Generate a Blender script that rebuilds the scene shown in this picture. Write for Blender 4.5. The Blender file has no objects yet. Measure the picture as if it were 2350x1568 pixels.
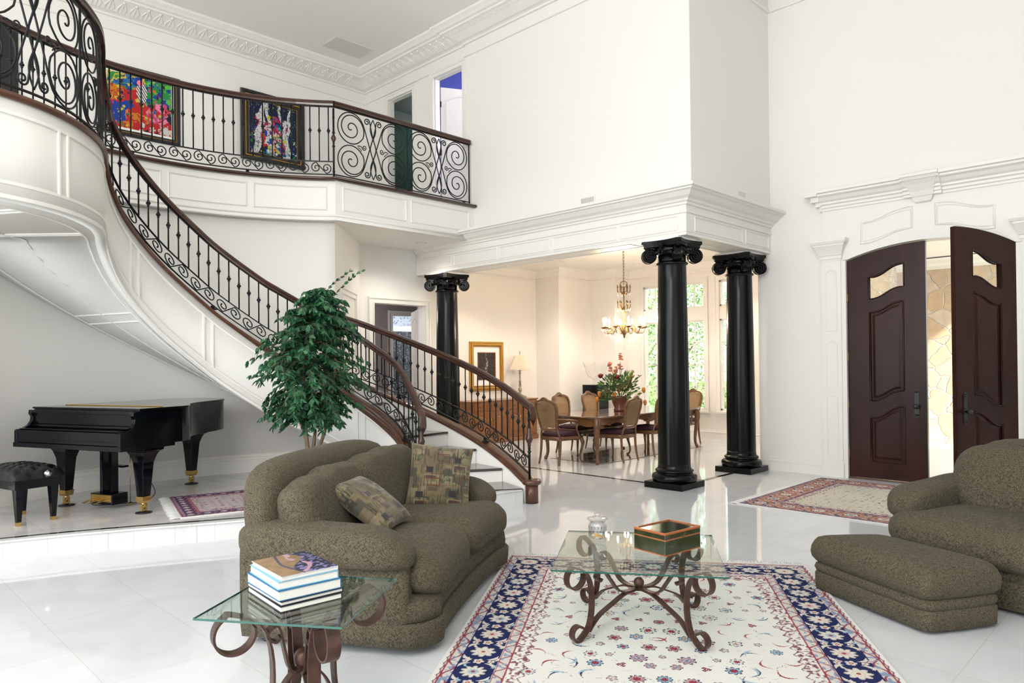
import bpy, bmesh, math, random
import numpy as np
from mathutils import Vector, Matrix
from math import sin, cos, pi, atan2, sqrt, hypot, radians
D = bpy.data
sc = bpy.context.scene
COL = sc.collection
rnd = random.Random(7)

# ------------------------------------------------------------------ camera, light, exposure
F_PX, YAW, PITCH, ROLL, CY, EYE = 1626.9, radians(44.7186), radians(.38423), radians(-.59266), 823.74, 1.60
fw = Vector((cos(YAW) * cos(PITCH), sin(YAW) * cos(PITCH), sin(PITCH)))
rt = Vector((sin(YAW), -cos(YAW), 0)); up = rt.cross(fw)
rt2 = rt * cos(ROLL) + up * sin(ROLL); up2 = up * cos(ROLL) - rt * sin(ROLL)
cam = D.cameras.new('camera'); camo = D.objects.new('camera', cam); COL.objects.link(camo)
cam.sensor_width = 36; cam.lens = F_PX / 2350 * 36; cam.shift_y = (CY - 784) / 2350
cam.clip_start = .05; cam.clip_end = 200
mm = Matrix((rt2, up2, -fw)).transposed().to_4x4(); mm.translation = Vector((0, 0, EYE)); camo.matrix_world = mm
sc.camera = camo
sc.view_settings.view_transform = 'Standard'; sc.view_settings.look = 'None'
sc.view_settings.gamma = 1; sc.view_settings.use_curve_mapping = False
sc.view_settings.exposure = 1.33
wd = D.worlds.new('daylight'); sc.world = wd; wd.use_nodes = True
bg = wd.node_tree.nodes['Background']; bg.inputs[0].default_value = (.93, .96, 1, 1); bg.inputs[1].default_value = 1.15
def area(name, loc, rot, sx, sy, power, col=(1, 1, 1)):
    l = D.lights.new(name, 'AREA'); l.shape = 'RECTANGLE'; l.size = sx; l.size_y = sy; l.energy = power; l.color = col
    o = D.objects.new(name, l); COL.objects.link(o); o.location = loc; o.rotation_euler = rot; return o
# daylight of the tall windows on the left and behind the camera, plus an added upper fill
area('window_daylight_west', (-5.5, 4.0, 2.8), (0, radians(-112), 0), 5, 8, 145, (.88, .94, 1))
area('window_daylight_south', (-.5, -5.7, 2.6), (radians(114), 0, 0), 8, 5, 90, (.97, .985, 1))
hl = area('upper_fill_light', (-4.2, -.5, 5.3), (0, 0, 0), 5, 2.4, 240, (1, .98, .95))  # added fill to brighten the gallery wall and ceiling, not a window
hl.rotation_euler = Vector((.30, .92, .12)).to_track_quat('-Z', 'Z').to_euler()
sun = D.lights.new('sun', 'SUN'); sun.energy = 4.5; sun.angle = radians(3); sun.color = (1, .93, .82)
suno = D.objects.new('sun', sun); COL.objects.link(suno); suno.rotation_euler = Vector((.36, .74, -.60)).to_track_quat('-Z', 'Y').to_euler()

# ------------------------------------------------------------------ materials
MATS = {}
def nd(nt, t, **k):
    n = nt.nodes.new(t)
    for a, b in k.items():
        if a.startswith('i_'): n.inputs[a[2:].replace('_', ' ')].default_value = b
        else: setattr(n, a, b)
    return n
def mat(name, col=(.8, .8, .8), rough=.5, metal=0, spec=.5, coat=0, emit=None, es=0, noise=None, bump=None, attr=None, sheen=0, coord='Object'):
    m = D.materials.new(name); m.use_nodes = True; nt = m.node_tree; b = nt.nodes['Principled BSDF']
    b.inputs['Base Color'].default_value = (*col, 1); b.inputs['Roughness'].default_value = rough
    b.inputs['Metallic'].default_value = metal; b.inputs['Specular IOR Level'].default_value = spec
    b.inputs['Coat Weight'].default_value = coat; b.inputs['Coat Roughness'].default_value = .08
    if sheen: b.inputs['Sheen Weight'].default_value = sheen
    if emit: b.inputs['Emission Color'].default_value = (*emit, 1); b.inputs['Emission Strength'].default_value = es
    L = nt.links
    if attr:
        a = nd(nt, 'ShaderNodeVertexColor', layer_name=attr); L.new(a.outputs[0], b.inputs['Base Color'])
    if noise:   # (scale(3), colour2, contrast lo, hi)
        tc = nd(nt, 'ShaderNodeTexCoord'); mp = nd(nt, 'ShaderNodeMapping'); mp.inputs['Scale'].default_value = noise[0]
        if len(noise) > 4: mp.inputs['Rotation'].default_value = noise[4]
        nz = nd(nt, 'ShaderNodeTexNoise'); nz.inputs['Scale'].default_value = 1; nz.inputs['Detail'].default_value = 5
        cr = nd(nt, 'ShaderNodeValToRGB'); cr.color_ramp.elements[0].position = noise[2]; cr.color_ramp.elements[1].position = noise[3]
        cr.color_ramp.elements[0].color = (*col, 1); cr.color_ramp.elements[1].color = (*noise[1], 1)
        L.new(tc.outputs[coord], mp.inputs[0]); L.new(mp.outputs[0], nz.inputs[0]); L.new(nz.outputs[0], cr.inputs[0]); L.new(cr.outputs[0], b.inputs['Base Color'])
    if bump:    # (scale, strength, distance)
        tc = nd(nt, 'ShaderNodeTexCoord'); nz = nd(nt, 'ShaderNodeTexNoise'); nz.inputs['Scale'].default_value = bump[0]; nz.inputs['Detail'].default_value = 4
        bp = nd(nt, 'ShaderNodeBump'); bp.inputs['Strength'].default_value = bump[1]; bp.inputs['Distance'].default_value = bump[2]
        L.new(tc.outputs['Object'], nz.inputs[0]); L.new(nz.outputs[0], bp.inputs['Height']); L.new(bp.outputs[0], b.inputs['Normal'])
    MATS[name] = m; return m
def glassmat(name, tint, refl=1.0, rough=0.0):
    m = D.materials.new(name); m.use_nodes = True; nt = m.node_tree; nt.nodes.clear(); L = nt.links
    o = nd(nt, 'ShaderNodeOutputMaterial'); mx = nd(nt, 'ShaderNodeMixShader'); t = nd(nt, 'ShaderNodeBsdfTransparent'); g = nd(nt, 'ShaderNodeBsdfGlossy')
    t.inputs[0].default_value = (*tint, 1); g.inputs['Roughness'].default_value = rough
    f = nd(nt, 'ShaderNodeLayerWeight'); f.inputs[0].default_value = .5; pw = nd(nt, 'ShaderNodeMath', operation='POWER'); pw.inputs[1].default_value = 4.5
    mu = nd(nt, 'ShaderNodeMath', operation='MULTIPLY_ADD', use_clamp=True); mu.inputs[1].default_value = .9; mu.inputs[2].default_value = .035 * refl
    L.new(f.outputs['Facing'], pw.inputs[0]); L.new(pw.outputs[0], mu.inputs[0]); L.new(mu.outputs[0], mx.inputs[0]); L.new(t.outputs[0], mx.inputs[1]); L.new(g.outputs[0], mx.inputs[2]); L.new(mx.outputs[0], o.inputs[0])
    MATS[name] = m; return m

WALL = mat('wall_paint', (.82, .805, .765), .6)
CEIL = mat('ceiling_paint', (.88, .865, .825), .8)
TRIM = mat('trim_paint', (.82, .80, .755), .4)
DWALL = mat('dining_wall_paint', (.84, .80, .75), .6)
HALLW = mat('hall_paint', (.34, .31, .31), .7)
BLUEW = mat('blue_paint', (.03, .05, .30), .7)
GREENW = mat('green_paint', (.004, .05, .03), .7); GREYC = mat('grey_green_ceiling', (.12, .16, .15), .8)
WOODR = mat('rail_wood', (.034, .011, .007), .3, coat=.25, noise=((3, 3, 30), (.066, .023, .013), .35, .7))
CAPW = mat('cap_wood', (.072, .026, .013), .35, coat=.2, noise=((6, 6, 25), (.115, .045, .022), .35, .7))
TREADW = mat('tread_wood', (.016, .008, .006), .18, coat=.5, noise=((3, 25, 3), (.03, .014, .01), .35, .7))
IRON = mat('wrought_iron', (.005, .006, .007), .42, spec=.3)
BLACKG = mat('black_column_paint', (.0022, .0024, .0026), .24, spec=.24)
GLOSSB = mat('black_lacquer', (.0022, .0022, .004), .10, spec=.28)
BRASS = mat('brass', (.62, .42, .14), .25, metal=1)
GOLD = mat('gilt', (.55, .30, .06), .38, metal=.75, bump=(60, .5, .01))
CHROME = mat('chrome', (.7, .7, .72), .15, metal=1)
DOORW = mat('mahogany', (.016, .0045, .0035), .32, spec=.22, noise=((4, 14, 1.2), (.040, .011, .007), .3, .7))
OAK = mat('carved_walnut', (.105, .042, .013), .32, coat=.25, noise=((7, 7, 25), (.19, .085, .028), .3, .75))
SIDEW = mat('cherry_wood', (.165, .058, .013), .28, coat=.3, noise=((14, 14, 5), (.27, .105, .027), .3, .75))
TABW = mat('table_top_wood', (.09, .036, .014), .10, coat=.6, noise=((2, 12, 2), (.15, .062, .024), .3, .75))
CANE = mat('woven_cane', (.27, .17, .085), .6, bump=(300, .6, .003))
SEATF = mat('burgundy_seat_fabric', (.035, .006, .016), .8)
LEATH = mat('black_leather', (.004, .004, .006), .3, spec=.5)
STEELB = mat('bronze_iron', (.055, .028, .020), .42, metal=.35, noise=((18, 18, 18), (.11, .05, .035), .35, .75))
GLASS = glassmat('table_glass', (.90, .965, .94), 1.0)
PANE = glassmat('window_glass', (.97, .98, .98), .6)
CRYST = glassmat('crystal', (.97, .975, .98), 2.6, .05)
GEDGE = mat('glass_edge_green', (.012, .10, .075), .08, spec=.8)
WHITEP = mat('white_plaster', (.85, .84, .82), .5)
PAPER = mat('book_pages', (.80, .78, .72), .8)
BLACKP = mat('black_plastic', (.01, .01, .012), .4)
SHADE = mat('pleated_shade', (.72, .62, .48), .8)
LINEN = mat('fringe_cotton', (.72, .71, .69), .9)
BARK = mat('bark', (.13, .08, .045), .85, noise=((30, 30, 6), (.26, .18, .11), .3, .7), bump=(40, .6, .01))
LEAFD = mat('ficus_leaf', (.008, .050, .024), .4, spec=.4, noise=((14, 14, 14), (.045, .17, .065), .38, .68))
BULB = mat('lit_bulb', (1, .9, .7), .4, emit=(1, .80, .55), es=130)
CANL = mat('recessed_lamp', (1, .95, .9), .4, emit=(1, .9, .78), es=9)
CRYSTW = mat('crystal_drop', (.85, .85, .86), .05, spec=1, coat=.8)

def fabric():
    m = D.materials.new('olive_tweed'); m.use_nodes = True; nt = m.node_tree; b = nt.nodes['Principled BSDF']; L = nt.links
    b.inputs['Roughness'].default_value = .95; b.inputs['Sheen Weight'].default_value = .04; b.inputs['Specular IOR Level'].default_value = .1
    tc = nd(nt, 'ShaderNodeTexCoord'); sx = nd(nt, 'ShaderNodeSeparateXYZ'); L.new(tc.outputs['Normal'], sx.inputs[0])
    def mth(op, x, y, c=None):
        n = nd(nt, 'ShaderNodeMath', operation=op)
        for i, q in enumerate((x, y, c)):
            if q is None: continue
            if isinstance(q, (int, float)): n.inputs[i].default_value = q
            else: L.new(q, n.inputs[i])
        return n.outputs[0]
    def fib(dr, sca):      # noise stretched along dr: a weave thread direction lying in the cloth
        m0 = nd(nt, 'ShaderNodeMapping'); m0.inputs['Rotation'].default_value = Vector(dr).normalized().rotation_difference(Vector((0, 0, 1))).to_euler(); L.new(tc.outputs['Object'], m0.inputs[0])
        mp = nd(nt, 'ShaderNodeMapping'); mp.inputs['Scale'].default_value = sca; nz = nd(nt, 'ShaderNodeTexNoise'); nz.inputs['Scale'].default_value = 1; nz.inputs['Detail'].default_value = 2
        L.new(m0.outputs[0], mp.inputs[0]); L.new(mp.outputs[0], nz.inputs[0]); return nz.outputs[0]
    num = den = None
    for k, (d1, d2) in enumerate((((0, 1, 1), (0, 1, -1)), ((1, 0, 1), (1, 0, -1)), ((1, 1, 0), (1, -1, 0)))):
        v = mth('MINIMUM', fib(d1, (400, 400, 36)), fib(d2, (400, 400, 36))); w = mth('POWER', mth('ABSOLUTE', sx.outputs[k], None), 6.0)
        num = mth('MULTIPLY', v, w) if num is None else mth('MULTIPLY_ADD', v, w, num); den = w if den is None else mth('ADD', den, w)
    base = mth('MULTIPLY_ADD', fib((0, 0, 1), (170, 170, 170)), .25, mth('DIVIDE', num, den))
    ad = nd(nt, 'ShaderNodeMath', operation='ADD'); ad.inputs[1].default_value = -.015; L.new(base, ad.inputs[0])
    cr = nd(nt, 'ShaderNodeValToRGB'); e = cr.color_ramp.elements; e[0].position = .40; e[0].color = (.018, .016, .012, 1); e[1].position = .63; e[1].color = (.140, .121, .082, 1)
    e2 = e.new(.50); e2.color = (.052, .044, .029, 1)
    L.new(ad.outputs[0], cr.inputs[0]); L.new(cr.outputs[0], b.inputs['Base Color'])
    bp = nd(nt, 'ShaderNodeBump'); bp.inputs['Strength'].default_value = .35; bp.inputs['Distance'].default_value = .002
    L.new(ad.outputs[0], bp.inputs['Height']); L.new(bp.outputs[0], b.inputs['Normal']); return m
TWEED = fabric()

def marble(name, c1, c2, line, tile, rough=.035, off=(0, 0)):
    m = D.materials.new(name); m.use_nodes = True; nt = m.node_tree; b = nt.nodes['Principled BSDF']; L = nt.links
    b.inputs['Roughness'].default_value = rough; b.inputs['Specular IOR Level'].default_value = .5
    tc = nd(nt, 'ShaderNodeTexCoord'); mp = nd(nt, 'ShaderNodeMapping'); mp.inputs['Location'].default_value = (*off, 0)
    br = nd(nt, 'ShaderNodeTexBrick', offset=0.0, squash=1.0); br.inputs['Scale'].default_value = 1; br.inputs['Brick Width'].default_value = tile; br.inputs['Row Height'].default_value = tile
    br.inputs['Mortar Size'].default_value = .0022; br.inputs['Mortar Smooth'].default_value = .2; br.inputs['Color1'].default_value = (0, 0, 0, 1); br.inputs['Color2'].default_value = (1, 1, 1, 1); br.inputs['Mortar'].default_value = (.5, .5, .5, 1)
    L.new(tc.outputs['Object'], mp.inputs[0]); L.new(mp.outputs[0], br.inputs[0])
    nz = nd(nt, 'ShaderNodeTexNoise'); nz.inputs['Scale'].default_value = 1.6; nz.inputs['Detail'].default_value = 8; nz.inputs['Distortion'].default_value = 1.6; L.new(mp.outputs[0], nz.inputs[0])
    cr = nd(nt, 'ShaderNodeValToRGB'); e = cr.color_ramp.elements; e[0].position = .38; e[0].color = (*c2, 1); e[1].position = .56; e[1].color = (*c1, 1); L.new(nz.outputs[0], cr.inputs[0])
    m1 = nd(nt, 'ShaderNodeMixRGB', blend_type='MULTIPLY'); m1.inputs[0].default_value = .05; L.new(cr.outputs[0], m1.inputs[1]); L.new(br.outputs[0], m1.inputs[2])
    m2 = nd(nt, 'ShaderNodeMixRGB'); m2.inputs[2].default_value = (*line, 1); L.new(br.outputs['Fac'], m2.inputs[0]); L.new(m1.outputs[0], m2.inputs[1]); L.new(m2.outputs[0], b.inputs['Base Color'])
    return m
MARBLE = marble('white_marble', (.70, .715, .735), (.67, .685, .70), (.55, .55, .54), .61, .05, (.13, .28))
MARBLEP = marble('platform_marble', (.68, .66, .645), (.60, .58, .565), (.48, .47, .46), .61, .05, (.3, .1))
RISERM = marble('riser_marble', (.72, .72, .71), (.67, .67, .66), (.55, .55, .54), .3, .25)
BLKM = mat('black_marble', (.006, .006, .006), .08)

# ------------------------------------------------------------------ mesh helpers
class M:
    def __init__(s): s.v = []; s.f = []; s.sm = []; s.mi = []; s.T = None; s.k = 0
    def add(s, vs, fs, smooth=False, mi=None):
        n = len(s.v)
        if s.T is not None: vs = [s.T @ Vector(p) for p in vs]
        s.v += [tuple(p) for p in vs]; s.f += [tuple(i + n for i in f) for f in fs]; s.sm += [smooth] * len(fs); s.mi += [s.k if mi is None else mi] * len(fs)
        return s
    def box(s, x0, y0, z0, x1, y1, z1, mi=None):
        v = [(x, y, z) for z in (z0, z1) for y in (y0, y1) for x in (x0, x1)]
        return s.add(v, [(0, 2, 3, 1), (4, 5, 7, 6), (0, 1, 5, 4), (2, 6, 7, 3), (0, 4, 6, 2), (1, 3, 7, 5)], False, mi)
    def cbox(s, c, d, mi=None): return s.box(c[0] - d[0] / 2, c[1] - d[1] / 2, c[2] - d[2] / 2, c[0] + d[0] / 2, c[1] + d[1] / 2, c[2] + d[2] / 2, mi)
    def prism(s, poly, z0, z1, mi=None):
        n = len(poly); a = sum(poly[i][0] * poly[(i + 1) % n][1] - poly[(i + 1) % n][0] * poly[i][1] for i in range(n))
        if a < 0: poly = poly[::-1]
        v = [(x, y, z0) for x, y in poly] + [(x, y, z1) for x, y in poly]
        return s.add(v, [tuple(range(n))[::-1], tuple(range(n, 2 * n))] + [(i, (i + 1) % n, n + (i + 1) % n, n + i) for i in range(n)], False, mi)
    def rings(s, R, smooth=True, closed=True, caps=True, loop=False, mi=None):
        n = len(R[0]); m = len(R); v = [p for r in R for p in r]; f = []
        for i in range(m if loop else m - 1):
            a = i * n; b = ((i + 1) % m) * n
            for j in range(n if closed else n - 1):
                j2 = (j + 1) % n; f.append((a + j, a + j2, b + j2, b + j))
        s.add(v, f, smooth, mi)
        if caps and not loop and closed:
            k = len(s.v) - len(v)
            s.f += [tuple(k + j for j in range(n))[::-1], tuple(k + (m - 1) * n + j for j in range(n))]; s.sm += [False] * 2; s.mi += [s.k if mi is None else mi] * 2
        return s
    def lathe(s, prof, c=(0, 0, 0), n=24, smooth=True, mi=None, rz=None):
        R = []
        for r, z in prof:
            r = max(r, 1e-4); R.append([(c[0] + r * cos(2 * pi * j / n), c[1] + r * sin(2 * pi * j / n), c[2] + z) for j in range(n)])
        return s.rings(R, smooth, mi=mi)
    def ball(s, c, r, n=12, sc3=(1, 1, 1), mi=None):
        k = max(4, n // 2); R = []
        for i in range(k + 1):
            a = -pi / 2 + pi * i / k; q = max(cos(a), 1e-3)
            R.append([(c[0] + r * sc3[0] * q * cos(2 * pi * j / n), c[1] + r * sc3[1] * q * sin(2 * pi * j / n), c[2] + r * sc3[2] * sin(a)) for j in range(n)])
        return s.rings(R, True, mi=mi)
    def tube(s, P, r, n=6, loop=False, mi=None, caps=True):
        P = [Vector(p) for p in P]; m = len(P)
        rs = r if isinstance(r, (list, tuple)) else [r] * m
        T = []
        for i in range(m):
            a = P[(i - 1) % m] if (loop or i > 0) else P[i]; b = P[(i + 1) % m] if (loop or i < m - 1) else P[i]
            t = b - a; T.append(t.normalized() if t.length > 1e-9 else Vector((0, 0, 1)))
        u = T[0].orthogonal().normalized(); R = []
        for i in range(m):
            u = u - T[i] * u.dot(T[i]); u = u.normalized() if u.length > 1e-6 else T[i].orthogonal().normalized(); w = T[i].cross(u)
            R.append([P[i] + (u * cos(2 * pi * j / n) + w * sin(2 * pi * j / n)) * rs[i] for j in range(n)])
        return s.rings(R, n > 4, loop=loop, caps=caps, mi=mi)
    def ribbon(s, P, w, t, side, mi=None, smooth=False):
        """flat bar: width w along `side`, thickness t across."""
        P = [Vector(p) for p in P]; m = len(P); R = []; side = Vector(side).normalized()
        for i in range(m):
            tt = (P[min(i + 1, m - 1)] - P[max(i - 1, 0)]).normalized(); nn = tt.cross(side).normalized()
            a = side * w / 2; b = nn * t / 2
            R.append([P[i] + a + b, P[i] - a + b, P[i] - a - b, P[i] + a - b])
        return s.rings(R, smooth, mi=mi)
    def sweep(s, P, prof, smooth=False, closed=True, caps=True, loop=False, mi=None, tilt=False):
        """prof: list of (out, up); out = to the right of travel (horizontal), up = world z."""
        P = [Vector(p) for p in P]; m = len(P); R = []
        for i in range(m):
            a = P[(i - 1) % m] if (loop or i > 0) else P[i]; b = P[(i + 1) % m] if (loop or i < m - 1) else P[i]
            d1 = (P[i] - a); d2 = (b - P[i]); d1.z = d2.z = 0
            if d1.length < 1e-9: d1 = d2
            if d2.length < 1e-9: d2 = d1
            d1.normalize(); d2.normalize(); n1 = Vector((d1.y, -d1.x, 0)); n2 = Vector((d2.y, -d2.x, 0)); nn = (n1 + n2)
            nn = nn.normalized(); k = 1 / max(.35, nn.dot(n1)); nn = nn * k
            R.append([P[i] + nn * o + Vector((0, 0, h)) for o, h in prof])
        return s.rings(R, smooth, closed, caps, loop, mi)
    def build(s, name, mats, parent=None, bevel=0, sub=0, loc=None, rot=0, label=None, smooth_angle=None, solid=0):
        me = D.meshes.new(name); me.from_pydata(s.v, [], s.f)
        for m in (mats if isinstance(mats, (list, tuple)) else [mats]): me.materials.append(m)
        me.polygons.foreach_set('use_smooth', s.sm); me.polygons.foreach_set('material_index', s.mi); me.update()
        o = D.objects.new(name, me); COL.objects.link(o)
        if parent: o.parent = parent
        if loc: o.location = loc
        if rot: o.rotation_euler = (0, 0, rot)
        if bevel:
            b = o.modifiers.new('bevel', 'BEVEL'); b.width = bevel; b.segments = 2; b.limit_method = 'ANGLE'; b.angle_limit = radians(40)
        if sub:
            b = o.modifiers.new('sub', 'SUBSURF'); b.levels = sub; b.render_levels = sub
        if label: o['label'] = label
        return o
def tag(o, label=None, cat=None, group=None, kind=None):
    if label: o['label'] = label
    if cat: o['category'] = cat
    if group: o['group'] = group
    if kind: o['kind'] = kind
    return o
def thing(name, label, cat, loc=(0, 0, 0), rot=0, group=None):
    o = D.objects.new(name, None); COL.objects.link(o); o.location = loc; o.rotation_euler = (0, 0, rot); o.empty_display_size = .1
    return tag(o, label, cat, group)
def struct(o): o['kind'] = 'structure'; return o
def dup(root, loc, rot=None, label=None, parent=None):
    r = root.copy(); COL.objects.link(r); r.location = loc
    if rot is not None: r.rotation_euler = (0, 0, rot)
    if label: r['label'] = label
    if parent is not None: r.parent = parent
    for ch in list(root.children):
        c = ch.copy(); COL.objects.link(c); c.parent = r
        for g in list(ch.children):
            d = g.copy(); COL.objects.link(d); d.parent = c
    return r
def catmull(P, n=6):
    P = [Vector(p) for p in P]; out = []
    for i in range(len(P) - 1):
        p0 = P[max(i - 1, 0)]; p1 = P[i]; p2 = P[i + 1]; p3 = P[min(i + 2, len(P) - 1)]
        for k in range(n):
            t = k / n
            out.append(.5 * ((2 * p1) + (p2 - p0) * t + (2 * p0 - 5 * p1 + 4 * p2 - p3) * t * t + (3 * p1 - p0 - 3 * p2 + p3) * t ** 3))
    out.append(P[-1]); return out
class Path:
    """horizontal arc-length parametrised 3-D path"""
    def __init__(s, P):
        s.P = [Vector(p) for p in P]; s.L = [0]
        for a, b in zip(s.P, s.P[1:]): s.L.append(s.L[-1] + hypot(b.x - a.x, b.y - a.y))
        s.len = s.L[-1]
    def at(s, t):
        t = min(max(t, 0), s.len)
        import bisect
        i = min(max(bisect.bisect_right(s.L, t) - 1, 0), len(s.P) - 2); k = (t - s.L[i]) / max(s.L[i + 1] - s.L[i], 1e-9)
        return s.P[i].lerp(s.P[i + 1], k)
    def map(s, pts, off=0):
        out = []
        for a, h in pts:
            p = s.at(a); out.append(Vector((p.x, p.y, p.z + h)))
        return out
def spiral(c, R, a0, turns, d=1, r0=.12, n=14):
    """from the outside inward: starts at angle a0 (deg), radius R, direction d"""
    k = max(4, int(abs(turns) * n)); return [(c[0] + (R * (1 - i / k) + R * r0 * i / k) * cos(radians(a0) + d * 2 * pi * turns * i / k), c[1] + (R * (1 - i / k) + R * r0 * i / k) * sin(radians(a0) + d * 2 * pi * turns * i / k)) for i in range(k + 1)]
def arc(cx, cy, r, a0, a1, n): return [(cx + r * cos(radians(a0 + (a1 - a0) * i / n)), cy + r * sin(radians(a0 + (a1 - a0) * i / n))) for i in range(n + 1)]
# ------------------------------------------------------------------ setting
TYZ = Matrix(((0, 0, 1, 0), (1, 0, 0, 0), (0, 1, 0, 0), (0, 0, 0, 1)))      # poly (Y,Z) extruded along X
TXZ = Matrix(((1, 0, 0, 0), (0, 0, -1, 0), (0, 1, 0, 0), (0, 0, 0, 1)))     # poly (X,Z) extruded along -Y
def ex_yz(m, poly, x0, x1, mi=None): T = m.T; m.T = TYZ if T is None else T @ TYZ; m.prism(poly, x0, x1, mi); m.T = T
def ex_xz(m, poly, y0, y1, mi=None): T = m.T; m.T = TXZ if T is None else T @ TXZ; m.prism(poly, -y1, -y0, mi); m.T = T
C0 = (3.2, 6.2); TH0 = 50
def cpt(r, th): return (C0[0] + r * cos(radians(th)), C0[1] + r * sin(radians(th)))
ZG = 4.20; ZC = 7.2; XF = 7.85; XD = 10.06; YR = 4.60; YB = 11.78; ZP = .17
# floor and platform
m = M(); m.prism([(-6, -6), (10.3, -6), (10.3, 4.8), (13.5, 4.8), (13.5, 11), (8.3, 11), (12.6, 11.0), (12.6, 14), (5, 14), (5, 11.5), (-6, 11.5)], -.1, 0); struct(m.build('floor', MARBLE))
edge = catmull([(-4, 8.3, 0), (-1, 7.85, 0), (1.19, 7.18, 0), (1.95, 6.90, 0), (2.80, 6.50, 0), (3.6, 6.13, 0), (4.5, 5.83, 0), (5.42, 5.68, 0), (5.80, 5.60, 0)], 6)
edge = [(p.x, p.y) for p in edge]
arcw = [cpt(3.30, t) for t in range(TH0, 139, 4)]
m = M(); m.prism(edge + [(5.86, 6.1), (5.92, 6.7), (5.9, 7.3), (5.75, 7.95), (5.4, 8.6)] + arcw + [(.6, 8.5), (-4, 8.7)], 0, ZP); struct(m.build('floor_platform', MARBLEP))
m = M(); m.sweep([(x, y, 0) for x, y in edge], [(.012, 0), (.012, ZP - .02), (.03, ZP - .012), (.03, ZP + .004), (-.06, ZP + .004), (-.06, 0)]); struct(m.build('trim_platform_riser', RISERM))
m = M(); m.sweep([(x, y, 0) for x, y in edge[:-7]], [(-.07, ZP), (-.07, ZP + .003), (-.115, ZP + .003), (-.115, ZP)]); struct(m.build('trim_black_inlay_platform', BLKM))
m = M(); m.box(7.90, 5.2, .0005, 7.96, 10, .0025); m.box(8.2, 4.88, .0005, 9.4, 4.94, .0025); struct(m.build('trim_black_inlay_dining', BLKM))

def boxwall(name, x0, y0, z0, x1, y1, z1, mt): return struct(M().box(x0, y0, z0, x1, y1, z1).build(name, mt))
boxwall('wall_front', XF, YR, 3.7, XF + .2, 8.78, ZC, WALL)
boxwall('wall_return', XF + .2, YR, 3.7, XD, YR + .2, ZC, WALL)
m = M()
def arch(y): return 3.12 - 2.85 + sqrt(2.85 ** 2 - (y - 2.585) ** 2)
YL, YRt = 3.54, 1.63
ex_yz(m, [(YL, 0), (4.8, 0), (4.8, ZC), (YL, ZC)], XD, XD + .24)
ex_yz(m, [(-6, 0), (YRt, 0), (YRt, ZC), (-6, ZC)], XD, XD + .24)
ex_yz(m, [(YRt + (YL - YRt) * i / 20, arch(YRt + (YL - YRt) * i / 20)) for i in range(21)] + [(YL, ZC), (YRt, ZC)], XD, XD + .24)
struct(m.build('wall_right', WALL))
# upper side wall with two doorways on the balcony
DO = [(10.24, 10.99, 6.57), (8.88, 9.64, 6.60)]
m = M(); X = 7.88
for a, b in ((8.78, 8.88), (9.64, 10.24), (10.99, 11.9)): m.box(X, a, 4.16, X + .1, b, ZC)
for a, b, z in DO: m.box(X, a, z, X + .1, b, ZC)
struct(m.build('wall_balcony', WALL))
boxwall('wall_gallery', -6, YB, 3.6, 7.98, YB + .2, ZC, WALL)
boxwall('ceiling', -6, -6, ZC, 10.3, 12, ZC + .1, CEIL)
# curved wall under the gallery
m = M(); inn = [cpt(3.26, t) for t in range(TH0, 139, 3)] + [(-4, 8.5)]; out = [cpt(3.42, t) for t in range(TH0, 139, 3)] + [(-4, 8.66)]
pl = [(x, y, 0) for x, y in inn]; R = []
for a, b in zip(inn, out): R.append([(a[0], a[1], 0), (a[0], a[1], 3.7), (b[0], b[1], 3.7), (b[0], b[1], 0)])
m.rings(R, True); struct(m.build('wall_curved', WALL))
m = M(); a = cpt(3.26, TH0)
m.prism([a, (6.57, 10.0), (8.1, 10), (8.1, 10.15), (6.50, 10.15), cpt(3.45, TH0)], 2.64, 3.6)
for p in ([a, (6.57, 10.0), (6.50, 10.15), cpt(3.45, TH0)], [(6.57, 10), (6.81, 10), (6.81, 10.15), (6.5, 10.15)], [(7.90, 10), (8.57, 10), (8.57, 10.15), (7.9, 10.15)]): m.prism(p, 0, 2.64)
m.box(8.1, 10, 2.64, 8.57, 10.15, 3.7)
struct(m.build('wall_recess', WALL))
# gallery and balcony slab
fa = [cpt(3.19, t) for t in range(TH0 - 1, 139, 3)]
slab = [(7.88, 8.60), (5.25, 8.60)] + fa + [(-4, 8.43), (-4, 12), (10.4, 12), (10.4, 10.1), (8.1, 10.1), (8.1, 8.6)]
struct(M().prism(slab, 3.60, 4.16).build('floor_gallery', WALL))
GP = [(7.84, 8.585, ZG)] + [(5.24, 8.585, ZG)] + [(*cpt(3.17, t), ZG) for t in range(50, 139, 3)] + [(-4, 8.41, ZG)]   # nosing line, void on the left of travel
GPr = GP[::-1]
m = M(); m.sweep(GPr, [(.05, -.03), (.055, -.015), (.045, .0), (-.05, 0), (-.05, -.045), (.03, -.045)], True); struct(m.build('trim_gallery_nosing', WOODR))
m = M(); m.sweep(GPr, [(.0, -.60), (.015, -.60), (.015, -.575), (.005, -.57), (.005, -.545), (.02, -.54), (.02, -.52), (0, -.52)], True)
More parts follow.
